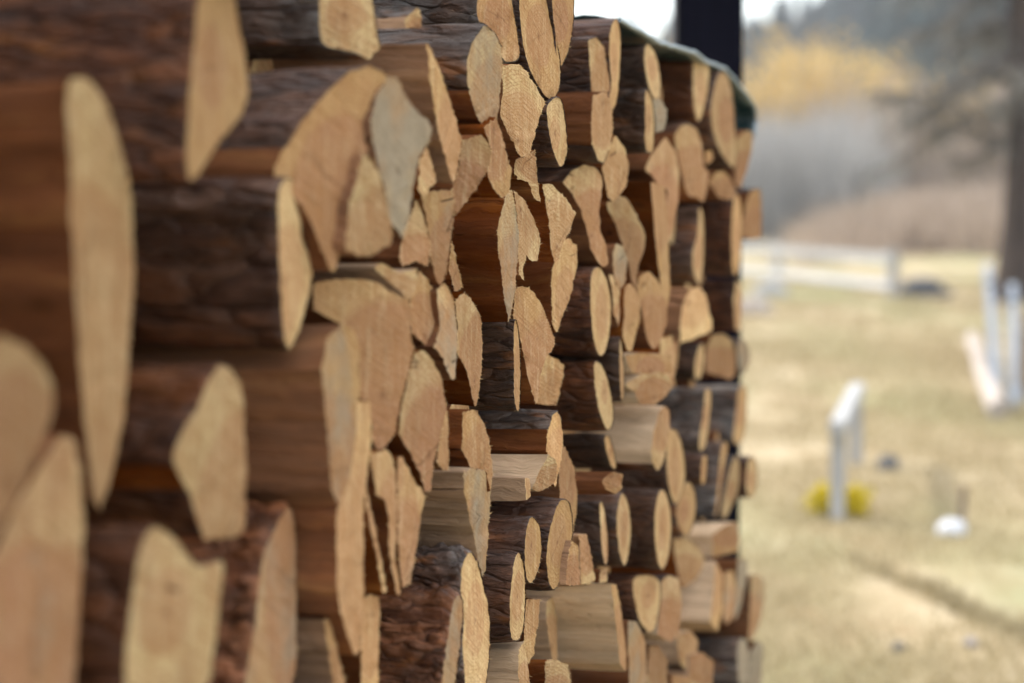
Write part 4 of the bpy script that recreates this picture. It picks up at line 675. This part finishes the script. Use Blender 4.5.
# ------------------------------------------------------------------ tarp over the far end of the stack
def wall_pt(s, q, z): p = ORG+T2*s+N2*q; return np.array([p[0], p[1], z])
def build_tarp():
    prof = TARP                                            # (s, z) along the top of the stack, then hanging at its end
    S = np.array([p[0] for p in prof])/1000; Z = np.array([p[1] for p in prof])/1000; Q = np.array([p[2] for p in prof])/1000
    l = np.r_[0, np.cumsum(np.hypot(np.diff(S), np.diff(Z)))]; t = np.linspace(0, l[-1], 70)
    s = np.interp(t, l, S); z = np.interp(t, l, Z); q0 = np.interp(t, l, Q)
    nq = 26; v = []
    for k in range(nq):
        u = k/(nq-1)
        q = q0-.42*u
        ph = np.stack([s*9, q*9, 0*s], 1)
        wr = .010*noise(ph, 50)+.006*noise(ph*2.7, 51)
        zz = z+wr*min(1, u*5+.25)+.012*math.sin(u*9)*.3-.03*max(0, u-.8)
        ss = s+np.where(t > l[-2]*.9, wr, 0)
        v.append(np.stack([ss*T2[0]+q*N2[0]+ORG[0], ss*T2[1]+q*N2[1]+ORG[1], zz], 1))
    v = np.array(v); n = 70
    i = np.arange((nq-1)*n).reshape(nq-1, n)[:, :-1].ravel()
    f = np.stack([i, i+1, i+n+1, i+n], 1)
    m = NB('tarp_cloth'); tc = m.n('ShaderNodeTexCoord').outputs['Object']
    wv = m.noise(m.mp(tc, (400, 400, 400)), 1, 1)
    col = m.ramp(m.noise(tc, 12, 4), (.3, (.012, .035, .038)), (.7, (.028, .062, .066)))
    m.bump(m.noise(tc, 35, 4), .5, .008)
    me = mesh('tarp', v.reshape(-1, 3), f, m.done(col, .38, .5), 180)
    root = thing('tarp', 'dark green tarp draped over the top of the far pile end', 'tarp', tuple(v[0, 35]))
    o = link('sheet', me, root); o.matrix_parent_inverse = Matrix.Translation(-Vector(v[0, 35]))
    sol = o.modifiers.new('thick', 'SOLIDIFY'); sol.thickness = .003; sol.offset = 1
    hem = MB(); hem.add(tube(v[0]+np.array([0.0, 0.0, .003]), np.full(n, .0035), 6))
    h = hem.build('hem', simple('tarp_hem', (.16, .22, .25), (.30, .38, .42), 60, .35, .3, .003), root)
    h.matrix_parent_inverse = Matrix.Translation(-Vector(v[0, 35]))
build_tarp()

# ------------------------------------------------------------------ the dark shed post, and a board wall added behind the stack
M_DARK = simple('dark_painted_wood', (.0025, .0025, .006), (.006, .006, .013), 30, .8, .4, .002, (1, 1, .08), .05)
pt = thing('shed_post', 'square dark post rising behind the tarp covered pile end', 'post', (.447, 5.0, gz(.447, 5)), 0)
box('shaft', -.074, .074, -.074, .074, 0, 2.75, M_DARK, pt, .006, 10, .0015)
box('base_block', -.10, .10, -.10, .10, -.04, .10, simple('grey_concrete', (.20, .19, .18), (.30, .29, .27), 25), pt, .01, 2, .004)
M_BOARD = simple('sun_block_board', (.045, .028, .018), (.10, .065, .042), 5, .9, .6, .004, (1, 14, .8))
bw = thing('sun_block_wall', 'added unseen board wall behind the firewood stack, blocking the sun', 'wall', tuple(ORG)+(0,), ROTZ)  # out of view, added to stop sun leaking through the log gaps
s_ = .30
while s_ < 4.60:
    wd = random.uniform(.135, .165)
    b = box('board', -.475-random.uniform(0, .006), -.452-random.uniform(0, .004), s_, s_+wd-.006, -.03, 2.35+random.uniform(-.01, .01), M_BOARD, bw, .003, 5, .002)
    s_ += wd
box('batten', -.54, -.478, .30, 4.55, .5, .59, M_BOARD, bw, .004, 6, .002); box('batten', -.54, -.478, .30, 4.55, 1.9, 1.99, M_BOARD, bw, .004, 6, .002)

# ------------------------------------------------------------------ yard: rails, posts, stones
M_GREYW = simple('weathered_white_wood', (.26, .262, .265), (.46, .46, .46), 7, .85, .4, .004, (1, 1, .25))
def yard_rail():
    p0, p1 = np.array([1.477, 9.77]), np.array([1.857, 11.65])
    dv = p1-p0; L = float(np.hypot(*dv)); rz = math.atan2(dv[1], dv[0])-math.pi/2
    t = thing('low_rail', 'low white rail on two short posts in the dry grass', 'rail', (p0[0], p0[1], gz(*p0)), rz)
    box('post', -.032, .032, -.03, .035, -.06, .395, M_GREYW, t, .005, 5, .002)
    box('post', -.032, .032, L-.035, L+.03, -.08, .395, M_GREYW, t, .005, 5, .002)
    box('top_rail', -.036, .036, -.10, L+.16, .398, .462, M_GREYW, t, .006, 8, .003)
yard_rail()
M_PALEB = simple('blue_white_board', (.36, .38, .41), (.54, .55, .57), 7, .85, .4, .004, (1, 1, .25))
def far_rail():
    p0, p1 = np.array([5.69, 32.4]), np.array([3.55, 43.2])
    dv = p1-p0; L = float(np.hypot(*dv)); rz = math.atan2(dv[1], dv[0])-math.pi/2
    t = thing('far_fence', 'far white fence of two thick rails behind the pile end', 'fence', (p0[0], p0[1], gz(*p0)), rz)
    for k, y in enumerate((0, L*.5, L-.1)):
        box('post', -.075, .075, y-.075, y+.075, -.15, .70, M_GREYW, t, .012, 4, .006)
    box('rail', -.10, -.077, -.15, L+.1, 0.47, .64, M_GREYW, t, .01, 8, .008)
    box('rail', -.10, -.077, -.10, L*.97, .10, .23, M_PALEB, t, .01, 8, .008)
far_rail()
def bar(name, p0, p1, r, mat, label, cat, seed, wob=.2):
    mb = MB(); p0, p1 = np.array(p0), np.array(p1); u = np.linspace(0, 1, 12)[:, None]
    pts = p0+(p1-p0)*u; pts = pts+.012*noise(pts*2+seed, 60)[:, None]
    mb.add(tube(pts, r*(1-.15*u[:, 0]), 12, wob, seed))
    return tag(mb.build(name, mat, None, 50), label, cat)
M_PALE = simple('peeled_pale_log', (.28, .235, .205), (.46, .41, .37), 6, .8, .4, .004)
M_BLUEG = simple('blue_grey_board', (.13, .155, .19), (.25, .285, .33), 8, .7, .4, .003, (1, 1, .2))
bar('peeled_log', (3.22, 14.3, .06), (4.50, 21.2, .10), .075, M_PALE, 'pale peeled log lying in the grass at the right edge', 'log', 3)
def lean_board(label, a, b, w, th):
    a, b = np.array(a), np.array(b); L = float(np.linalg.norm(b-a))
    t = thing('leaning_board', label, 'board', tuple(a), 0, 'grey boards by the peeled log')
    o = box('plank', -w/2, w/2, -th/2, th/2, 0, L, M_BLUEG, t, .004, 6, .003)
    o.rotation_euler = Vector(b-a).to_track_quat('Z', 'Y').to_euler()
    cl = box('cleat', -w/2-.02, w/2+.02, th/2+.001, th/2+.03, L*.8, L*.8+.08, M_BLUEG, t, .004, 2, .002)
    cl.rotation_euler = o.rotation_euler
lean_board('blue grey board leaning left of its twin beyond the peeled log', (3.36, 14.9, .0), (4.75, 21.7, .80), .075, .035)
lean_board('blue grey board leaning right of its twin beyond the peeled log', (3.47, 14.9, .0), (4.66, 20.2, .66), .075, .035)
pst = thing('fence_post', 'thin brown fence post at the right edge beside the grey boards', 'post', (3.72, 15.7, gz(3.72, 15.7)))
mb = MB(); mb.add(tube([(0, 0, -.1), (0, 0, .3), (.01, 0, .62)], (.05, .048, .045), 10, .15)); mb.build('shaft', simple('brown_post_wood', (.16, .12, .08), (.30, .23, .16), 8, .9, .5, .004, (1, 1, .2)), pst, 50)
mb = MB(); mb.add(tube([(-.0, -.05, .50), (.25, .9, .50), (.6, 2.0, .48)], (.03, .03, .028), 8, .1)); mb.build('rail', simple('grey_rail_wood', (.26, .23, .2), (.4, .36, .31), 8), pst, 50)
M_STONE = simple('dark_field_stone', (.045, .05, .06), (.12, .125, .14), 9, .8, .6, .01)
M_WHITE = simple('white_quartz', (.5, .52, .56), (.66, .67, .70), 20, .6, .4, .003)
def at_y(x, y):                                             # ground point that a line of sight meets
    Y = EYE*F_PX/(y-HORIZON); return (x-512)/F_PX*Y, Y
def on_ground(x, y, dz=0): X, Y = at_y(x, y); return (X, Y, gz(X, Y)+dz)
blob('boulder', on_ground(926, 300), (.72, .5, .30), M_STONE, 'dark grey boulder far out in the meadow right of the white fence', 'boulder', 2)
blob('field_stone', on_ground(890, 476), (.115, .10, .085), M_STONE, 'dark stone in the grass right of the low white rail', 'stone', 5)
blob('white_stone', on_ground(955, 537), (.135, .11, .075), M_WHITE, 'white stone lying in the grass at the right', 'stone', 8, .12)
blob('pebble', on_ground(903, 652), (.045, .04, .03), M_STONE, 'small dark pebble in the near grass, the left one of two', 'pebble', 11)
blob('pebble', on_ground(976, 652), (.045, .04, .03), simple('grey_pebble', (.22, .20, .2), (.36, .33, .33), 30), 'small grey pebble in the near grass, the right one of two', 'pebble', 14)
bar('dry_stake', on_ground(966, 528, -.03), on_ground(966, 528, .185), .017, simple('brown_stalk', (.12, .09, .07), (.22, .17, .13), 30), 'thin brown stake standing behind the white stone', 'stake', 9, .15)
blob('pale_block', on_ground(752, 318), (.5, .4, .22), M_PALE, 'pale block on the grass below the far white fence', 'block', 21, .15)
blob('pale_block', on_ground(770, 300), (.55, .4, .24), M_GREYW, 'greyish block beside the post of the far white fence', 'block', 23, .15)
def leaf_quads(c, n, spread, size, seed, tilt=1.0, aspect=.45):
    """N small kite shaped leaves round the points C"""
    g = np.random.default_rng(seed); c = np.asarray(c)[g.integers(0, len(c), n)]+g.normal(0, 1, (n, 3))*spread
    a = g.normal(0, 1, (n, 3)); a[:, 2] *= tilt; a /= np.linalg.norm(a, axis=1)[:, None]
    b = np.cross(a, g.normal(0, 1, (n, 3))); b /= np.linalg.norm(b, axis=1)[:, None]+1e-9
    s = size*g.uniform(.6, 1.3, n)[:, None]
    v = np.stack([c, c+a*s*.5+b*s*aspect, c+a*s, c+a*s*.5-b*s*aspect], 1).reshape(-1, 3)
    return v, np.arange(n*4).reshape(n, 4)
def leaf_mat(name, c1, c2, trans=.25):
    m = NB(name); g = m.n('ShaderNodeNewGeometry'); 
    col = m.ramp(g.outputs['Random Per Island'], (.0, c1), (1, c2))
    m.done(col, .7, .2)
    tr = m.n('ShaderNodeBsdfTranslucent'); m.l(col, tr.inputs[0]); mx = m.n('ShaderNodeMixShader'); mx.inputs[0].default_value = trans
    m.l(m.b.outputs[0], mx.inputs[1]); m.l(tr.outputs[0], mx.inputs[2]); m.l(mx.outputs[0], m.t.nodes['Material Output'].inputs[0])
    return m.m
M_YELPLANT = leaf_mat('yellow_plant_leaf', (.46, .37, .015), (.68, .54, .04))
def yellow_plant():
    X, Y = at_y(845, 521); z = gz(X, Y+.12)
    t = thing('yellow_plant', 'low bright yellow plant round the foot of the near rail post', 'plant', (X, Y+.12, z))
    g = np.random.default_rng(4)
    for k, sx in enumerate((-.062, .068)):
        c = np.stack([g.normal(sx, .034, 60), g.normal(0, .05, 60), g.uniform(.01, .125, 60)], 1)
        v, f = leaf_quads(c, 300, .012, .032, 6+k)
        link('leaf_tuft', mesh('leaf_tuft', v, f, M_YELPLANT), t)
    mb = MB()
    for q in range(16):
        x = g.uniform(-.13, .13); mb.add(tube([(x*.6, 0, -.02), (x, g.uniform(-.04, .04), .11)], (.003, .002), 5))
    o = mb.build('stem', simple('green_stem', (.12, .16, .04), (.2, .24, .07), 20), t); o['kind'] = 'stuff'
yellow_plant()
def rut_weeds():
    g = np.random.default_rng(31); n = 2600; Y = g.uniform(6.1, 8.75, n); X = 1.687-.213*(Y-7.15)+g.normal(0, .035, n)
    keep = g.random(n) < np.clip((8.9-Y)/1.5, .25, 1); X, Y = X[keep], Y[keep]; n = len(X)
    Z = ground_z(X, Y)-.004; h = g.uniform(.02, .06, n); th = g.uniform(0, 6.28, n); ln = g.normal(0, .5, (n, 2))*h[:, None]
    dx, dy = np.cos(th)*.006, np.sin(th)*.006
    v = np.stack([np.stack([X-dx, Y-dy, Z], 1), np.stack([X+dx, Y+dy, Z], 1), np.stack([X+ln[:, 0], Y+ln[:, 1], Z+h], 1)], 1).reshape(-1, 3)
    tag(link('rut_weeds', mesh('rut_weeds', v, np.arange(3*n).reshape(n, 3), leaf_mat('rut_weed_blade', (.25, .21, .12), (.42, .345, .21)))), 'dark weeds growing along a shallow rut in the grass', None, None, 'stuff')
rut_weeds()
def grass():
    """short dry blades, thickest where the lens sees them"""
    g = np.random.default_rng(12); n = 90000
    Y = 4.9*np.exp(g.uniform(0, 1, n)*math.log(40/4.9)); X = (g.uniform(.06, .26, n))*Y
    dens = noise(np.stack([X*1.3, Y*.9, 0*X], 1), 71)+.5*noise(np.stack([X*4, Y*3, 0*X], 1), 72)
    keep = dens > g.uniform(-.7, .5, n); X, Y = X[keep], Y[keep]; n = len(X)
    Z = ground_z(X, Y)-.004
    h = g.uniform(.012, .05, n)*np.where(Y > 14, 1.5, 1.0)*(1+.5*np.clip(noise(np.stack([X*.8, Y*.5, 0*X], 1), 73), 0, 1)); wdt = .0022+.00035*Y
    th = g.uniform(0, 6.28, n); ln = g.normal(0, .5, (n, 2))*h[:, None]
    dx, dy = np.cos(th)*wdt, np.sin(th)*wdt
    v = np.stack([np.stack([X-dx, Y-dy, Z], 1), np.stack([X+dx, Y+dy, Z], 1), np.stack([X+ln[:, 0], Y+ln[:, 1], Z+h], 1)], 1).reshape(-1, 3)
    me = bpy.data.meshes.new('dry_grass'); me.vertices.add(len(v)); me.vertices.foreach_set('co', v.ravel().astype(np.float32))
    me.loops.add(3*n); me.loops.foreach_set('vertex_index', np.arange(3*n, dtype=np.int32)); me.polygons.add(n)
    me.polygons.foreach_set('loop_start', np.arange(0, 3*n, 3, dtype=np.int32)); me.update(calc_edges=True)
    me.materials.append(leaf_mat('dry_grass_blade', (.29, .235, .12), (.52, .44, .29)))
    tag(link('dry_grass', me), 'short dry grass blades across the meadow', None, None, 'stuff')
grass()

# ------------------------------------------------------------------ trees and brush
M_TWIG = leaf_mat('bare_willow_twig', (.33, .325, .315), (.56, .55, .53), .3)
M_TAN = leaf_mat('tan_brush_twig', (.33, .26, .20), (.54, .45, .37), .3)
M_YEL = leaf_mat('yellow_willow_leaf', (.46, .31, .085), (.70, .52, .22), .3)
M_CON = leaf_mat('conifer_needle', (.008, .042, .047), (.028, .088, .092), .1)
M_TRUNK = simple('conifer_trunk', (.10, .08, .065), (.18, .14, .12), 3)
def twig_mass(name, label, spots, mat, nst, hmin, hmax, wid, seed, fan=.35):
    """bare shrubs: many thin upright twigs"""
    g = np.random.default_rng(seed); V = []; 
    for (x, y) in spots:
        z = gz(x, y); k = nst; hh = g.uniform(hmin, hmax)
        b = np.stack([x+g.normal(0, .45, k), y+g.normal(0, .45, k), np.full(k, z-.1)], 1)
        tip = b+np.stack([g.normal(0, fan, k)*hh*.5, g.normal(0, fan, k)*hh*.5, hh*g.uniform(.45, 1.05, k)], 1)
        mid = (b+tip)/2+g.normal(0, .06, (k, 3))*hh
        d = np.stack([np.cos(a_ := g.uniform(0, 6.28, k)), np.sin(a_), 0*a_], 1)*wid
        # three sided tapering twig
        for (p, q, w0, w1) in ((b, mid, 1, .8), (mid, tip, .8, .25)):
            for r_ in range(2):
                dd = d if r_ == 0 else np.stack([-d[:, 1], d[:, 0], d[:, 2]], 1)
                V.append(np.stack([p-dd*w0, p+dd*w0, q+dd*w1, q-dd*w1], 1))
    v = np.concatenate(V).reshape(-1, 3)
    o = link(name, mesh(name, v, np.arange(len(v)).reshape(-1, 4), mat)); return tag(o, label, None, None, 'stuff')
g0 = np.random.default_rng(21)
def field_spots(n, u0, u1, y0, y1): 
    Y = g0.uniform(y0, y1, n); U = g0.uniform(u0, u1, n); return list(zip(U*Y, Y))
twig_mass('willow_thicket', 'pale grey thicket of bare willow stems behind the meadow', field_spots(330, .02, .165, 78, 98)+field_spots(150, .15, .27, 92, 110), M_TWIG, 46, 2.6, 5.2, .035, 22)
twig_mass('tan_brush', 'low tan brush on the far bank at the right', field_spots(260, .135, .27, 50, 90), M_TAN, 40, .35, 1.5, .03, 23, .5)
twig_mass('tan_thicket', 'warm tan thicket of bare shrubs behind the far bank', field_spots(170, .14, .27, 84, 120), M_TAN, 44, 2.6, 6.5, .04, 24)
def broad_tree(x, y, h, seed, label, dens=1700):
    z = gz(x, y); t = thing('yellow_willow', label, 'tree', (x, y, z), 0, 'yellow leaved trees behind the thicket')
    g = np.random.default_rng(seed); mb = MB(); tips = []
    for k in range(7):
        a_ = g.uniform(0, 6.28); sp = g.uniform(.08, .26)*h; hh = h*g.uniform(.7, 1.0)
        pts = np.array([(0, 0, -.2), (math.cos(a_)*sp*.3, math.sin(a_)*sp*.3, hh*.4), (math.cos(a_)*sp, math.sin(a_)*sp, hh)])
        mb.add(tube(pts, (.11, .07, .02), 6)); 
        for u in np.linspace(.45, 1, 7): tips.append((1-u)*pts[1]+u*pts[2]+g.normal(0, .35, 3))
    mb.build('trunk', M_TWIG, t)
    v, f = leaf_quads(np.array(tips), dens, .55, .26, seed+1)
    link('crown', mesh('crown', v, f, M_YEL), t)
yl = [(.106, 100, 8.3), (.118, 104, 9.0), (.131, 101, 8.6), (.146, 106, 8.8), (.157, 102, 8.4), (.171, 108, 8.0), (.052, 102, 8.2), (.078, 105, 8.6), (.196, 96, 5.6), (.213, 92, 4.6)]
ydesc = ['left of the rest, beside the dark post', 'tallest of the group right of the dark post', 'right of the tallest, orange yellow crown', 'in the middle of the group, against the conifers', 'right of the middle one, above the thicket edge', 'rightmost of the tall ones, thin crown', 'seen above the tarp, left of the dark post', 'hidden mostly behind the dark post', 'short one in front of the right conifers', 'shortest one, low between bare branches at the right']
for k, ((u, y, h), dsc) in enumerate(zip(yl, ydesc)): broad_tree(u*y, y, h, 100+k, 'yellow autumn tree, '+dsc, 800 if h > 7 else 420)
def conifer(x, y, h, seed, label, full=1.0):
    z = gz(x, y); t = thing('conifer_tree', label, 'tree', (x, y, z), 0, 'conifers behind the meadow')
    g = np.random.default_rng(seed)
    mb = MB(); mb.add(tube([(0, 0, -.5), (0, 0, h*.5), (0, 0, h)], (.012*h, .008*h, .01), 7)); mb.build('trunk', M_TRUNK, t)
    n = 1500; u = g.uniform(.10, 1, n)**.8; ang = g.uniform(0, 6.28, n)
    tier = .55+.45*np.abs(np.sin(u*h*2.1+g.uniform(0, 6)))
    r = (1-u)**.85*.17*h*tier*g.uniform(.25, 1.0, n)**.6+.04
    c = np.stack([np.cos(ang)*r, np.sin(ang)*r, u*h-.25*r], 1)
    d = np.stack([np.cos(ang), np.sin(ang), -.35+0*ang], 1); s = (.035*h*(1.2-u)+.12)[:, None]*full; b = np.stack([-np.sin(ang), np.cos(ang), .3*g.normal(0, 1, n)], 1)
    v = np.stack([c-d*s, c+b*s*.45, c+d*s*1.2, c-b*s*.45], 1).reshape(-1, 3)
    link('crown', mesh('crown', v, np.arange(4*n).reshape(n, 4), M_CON), t); return t

con = [(.048, 205, 17.5, 'small one left of the tarp gap'), (.058, 215, 19.5, 'pointed one above the tarp'), (.068, 200, 17.0, 'left of the dark post'), (.111, 210, 19.0, 'first one right of the dark post'),
       (.121, 200, 19.5, 'pair member close beside the first right of the post'), (.131, 230, 16.5, 'low one in the sky gap'), (.140, 215, 16.0, 'low one left of the notch in the skyline'), (.150, 205, 16.8, 'lone spire in the middle of the skyline'),
       (.157, 220, 16.0, 'short one right of the lone spire'), (.166, 190, 18.0, 'first of the taller ones at the right'), (.173, 180, 20.5, 'tall one at the right end of the sky'), (.181, 172, 23.0, 'very tall one beyond the sky'),
       (.190, 165, 24.0, 'behind the larch twigs, left'), (.199, 158, 23.0, 'behind the larch twigs, middle'), (.208, 165, 25.0, 'behind the larch twigs, right'), (.218, 150, 22.0, 'left of the larch trunk'), (.228, 158, 25.0, 'just left of the larch trunk, farther off'), (.238, 150, 24.0, 'behind the larch trunk'), (.177, 150, 14.0, 'lower dark one before the tall ones'), (.194, 140, 13.0, 'low dark one under the larch branches'), (.214, 135, 12.0, 'lowest dark one near the larch trunk')]
for k, (u, y, h, dsc) in enumerate(con): conifer(u*y, y, h, 300+k, 'dark green conifer, '+dsc)
gc = np.random.default_rng(77)
for k in range(40):
    y = gc.uniform(225, 275); u = .035+.15*(k+gc.uniform(0, .9))/40
    o_ = conifer(u*y, y, gc.uniform(17.0, 21.5)*y/230, 400+k, 'small dark conifer in the far row along the skyline', 1.9); o_['group'] = 'far row of conifers'

def bare_larch():
    X, Y = 6.9, 29.6; z = gz(X, Y)
    t = thing('bare_larch', 'thick trunked bare larch with grey drooping branches at the right edge', 'tree', (X, Y, z))
    g = np.random.default_rng(5); H = 11.0
    mb = MB(); hs = np.linspace(-.3, H, 24); mb.add(tube(np.stack([.05*np.sin(hs*.7), 0*hs, hs], 1), .27*(1-.07*np.clip(hs, 0, 99))+.12*np.exp(-np.clip(hs, 0, 9)*2.5), 16, .12))
    mb.build('trunk', simple('larch_bark', (.022, .016, .014), (.075, .054, .044), 7, .9, .9, .03, (1, 1, .35)), t)
    mt = simple('larch_branch_bark', (.06, .05, .044), (.15, .13, .115), 6); mtw = leaf_mat('larch_twig', (.12, .115, .10), (.27, .25, .215), 0)
    for k in range(34):
        zz = g.uniform(1.9, 6.5); a_ = math.pi+g.normal(0, 1.0) if k < 34 else g.uniform(0, 6.28); L = g.uniform(1.0, 2.4)*(1.1-zz/16)
        u = np.linspace(0, 1, 9); droop = -.32*L*u**1.8+.10*L*np.sin(u*5+k)
        pts = np.stack([np.cos(a_)*L*u, np.sin(a_)*L*u, zz+droop+.12*L*u], 1)
        mb = MB(); mb.add(tube(pts, .035*(1-u)+.008, 6)); br = mb.build('branch', mt, t)
        V = []
        n = int(105*L); uu = g.uniform(.15, 1, n); p = np.stack([np.interp(uu, u, pts[:, i]) for i in range(3)], 1)
        d = g.normal(0, 1, (n, 3)); d[:, 2] = -np.abs(d[:, 2])*.7-.1; d *= g.uniform(.1, .42, n)[:, None]
        w_ = np.cross(d, (0, 0, 1)); w_ /= np.linalg.norm(w_, axis=1)[:, None]+1e-9; w_ *= .013
        v = np.stack([p-w_, p+w_, p+d+w_*.3, p+d-w_*.3], 1).reshape(-1, 3)
        o = link('twig', mesh('twig', v, np.arange(4*n).reshape(n, 4), mtw), br); o['kind'] = 'stuff'
bare_larch()

# ------------------------------------------------------------------ the air
def haze():
    bm = bmesh.new(); box_bm(bm, -330, 330, -40, 420, -6, 60)
    me = bpy.data.meshes.new('haze'); bm.to_mesh(me); bm.free()
    m = bpy.data.materials.new('pale_air'); m.use_nodes = True; t = m.node_tree; t.nodes.clear()
    o_ = t.nodes.new('ShaderNodeOutputMaterial'); p = t.nodes.new('ShaderNodeVolumePrincipled')
    p.inputs['Color'].default_value = (.92, .94, 1, 1); p.inputs['Density'].default_value = HAZE; p.inputs['Anisotropy'].default_value = .2
    t.links.new(p.outputs[0], o_.inputs['Volume']); me.materials.append(m)
    tag(link('haze', me), 'thin pale autumn air over the whole meadow', None, None, 'stuff')
HAZE = .0008
if HAZE: haze()
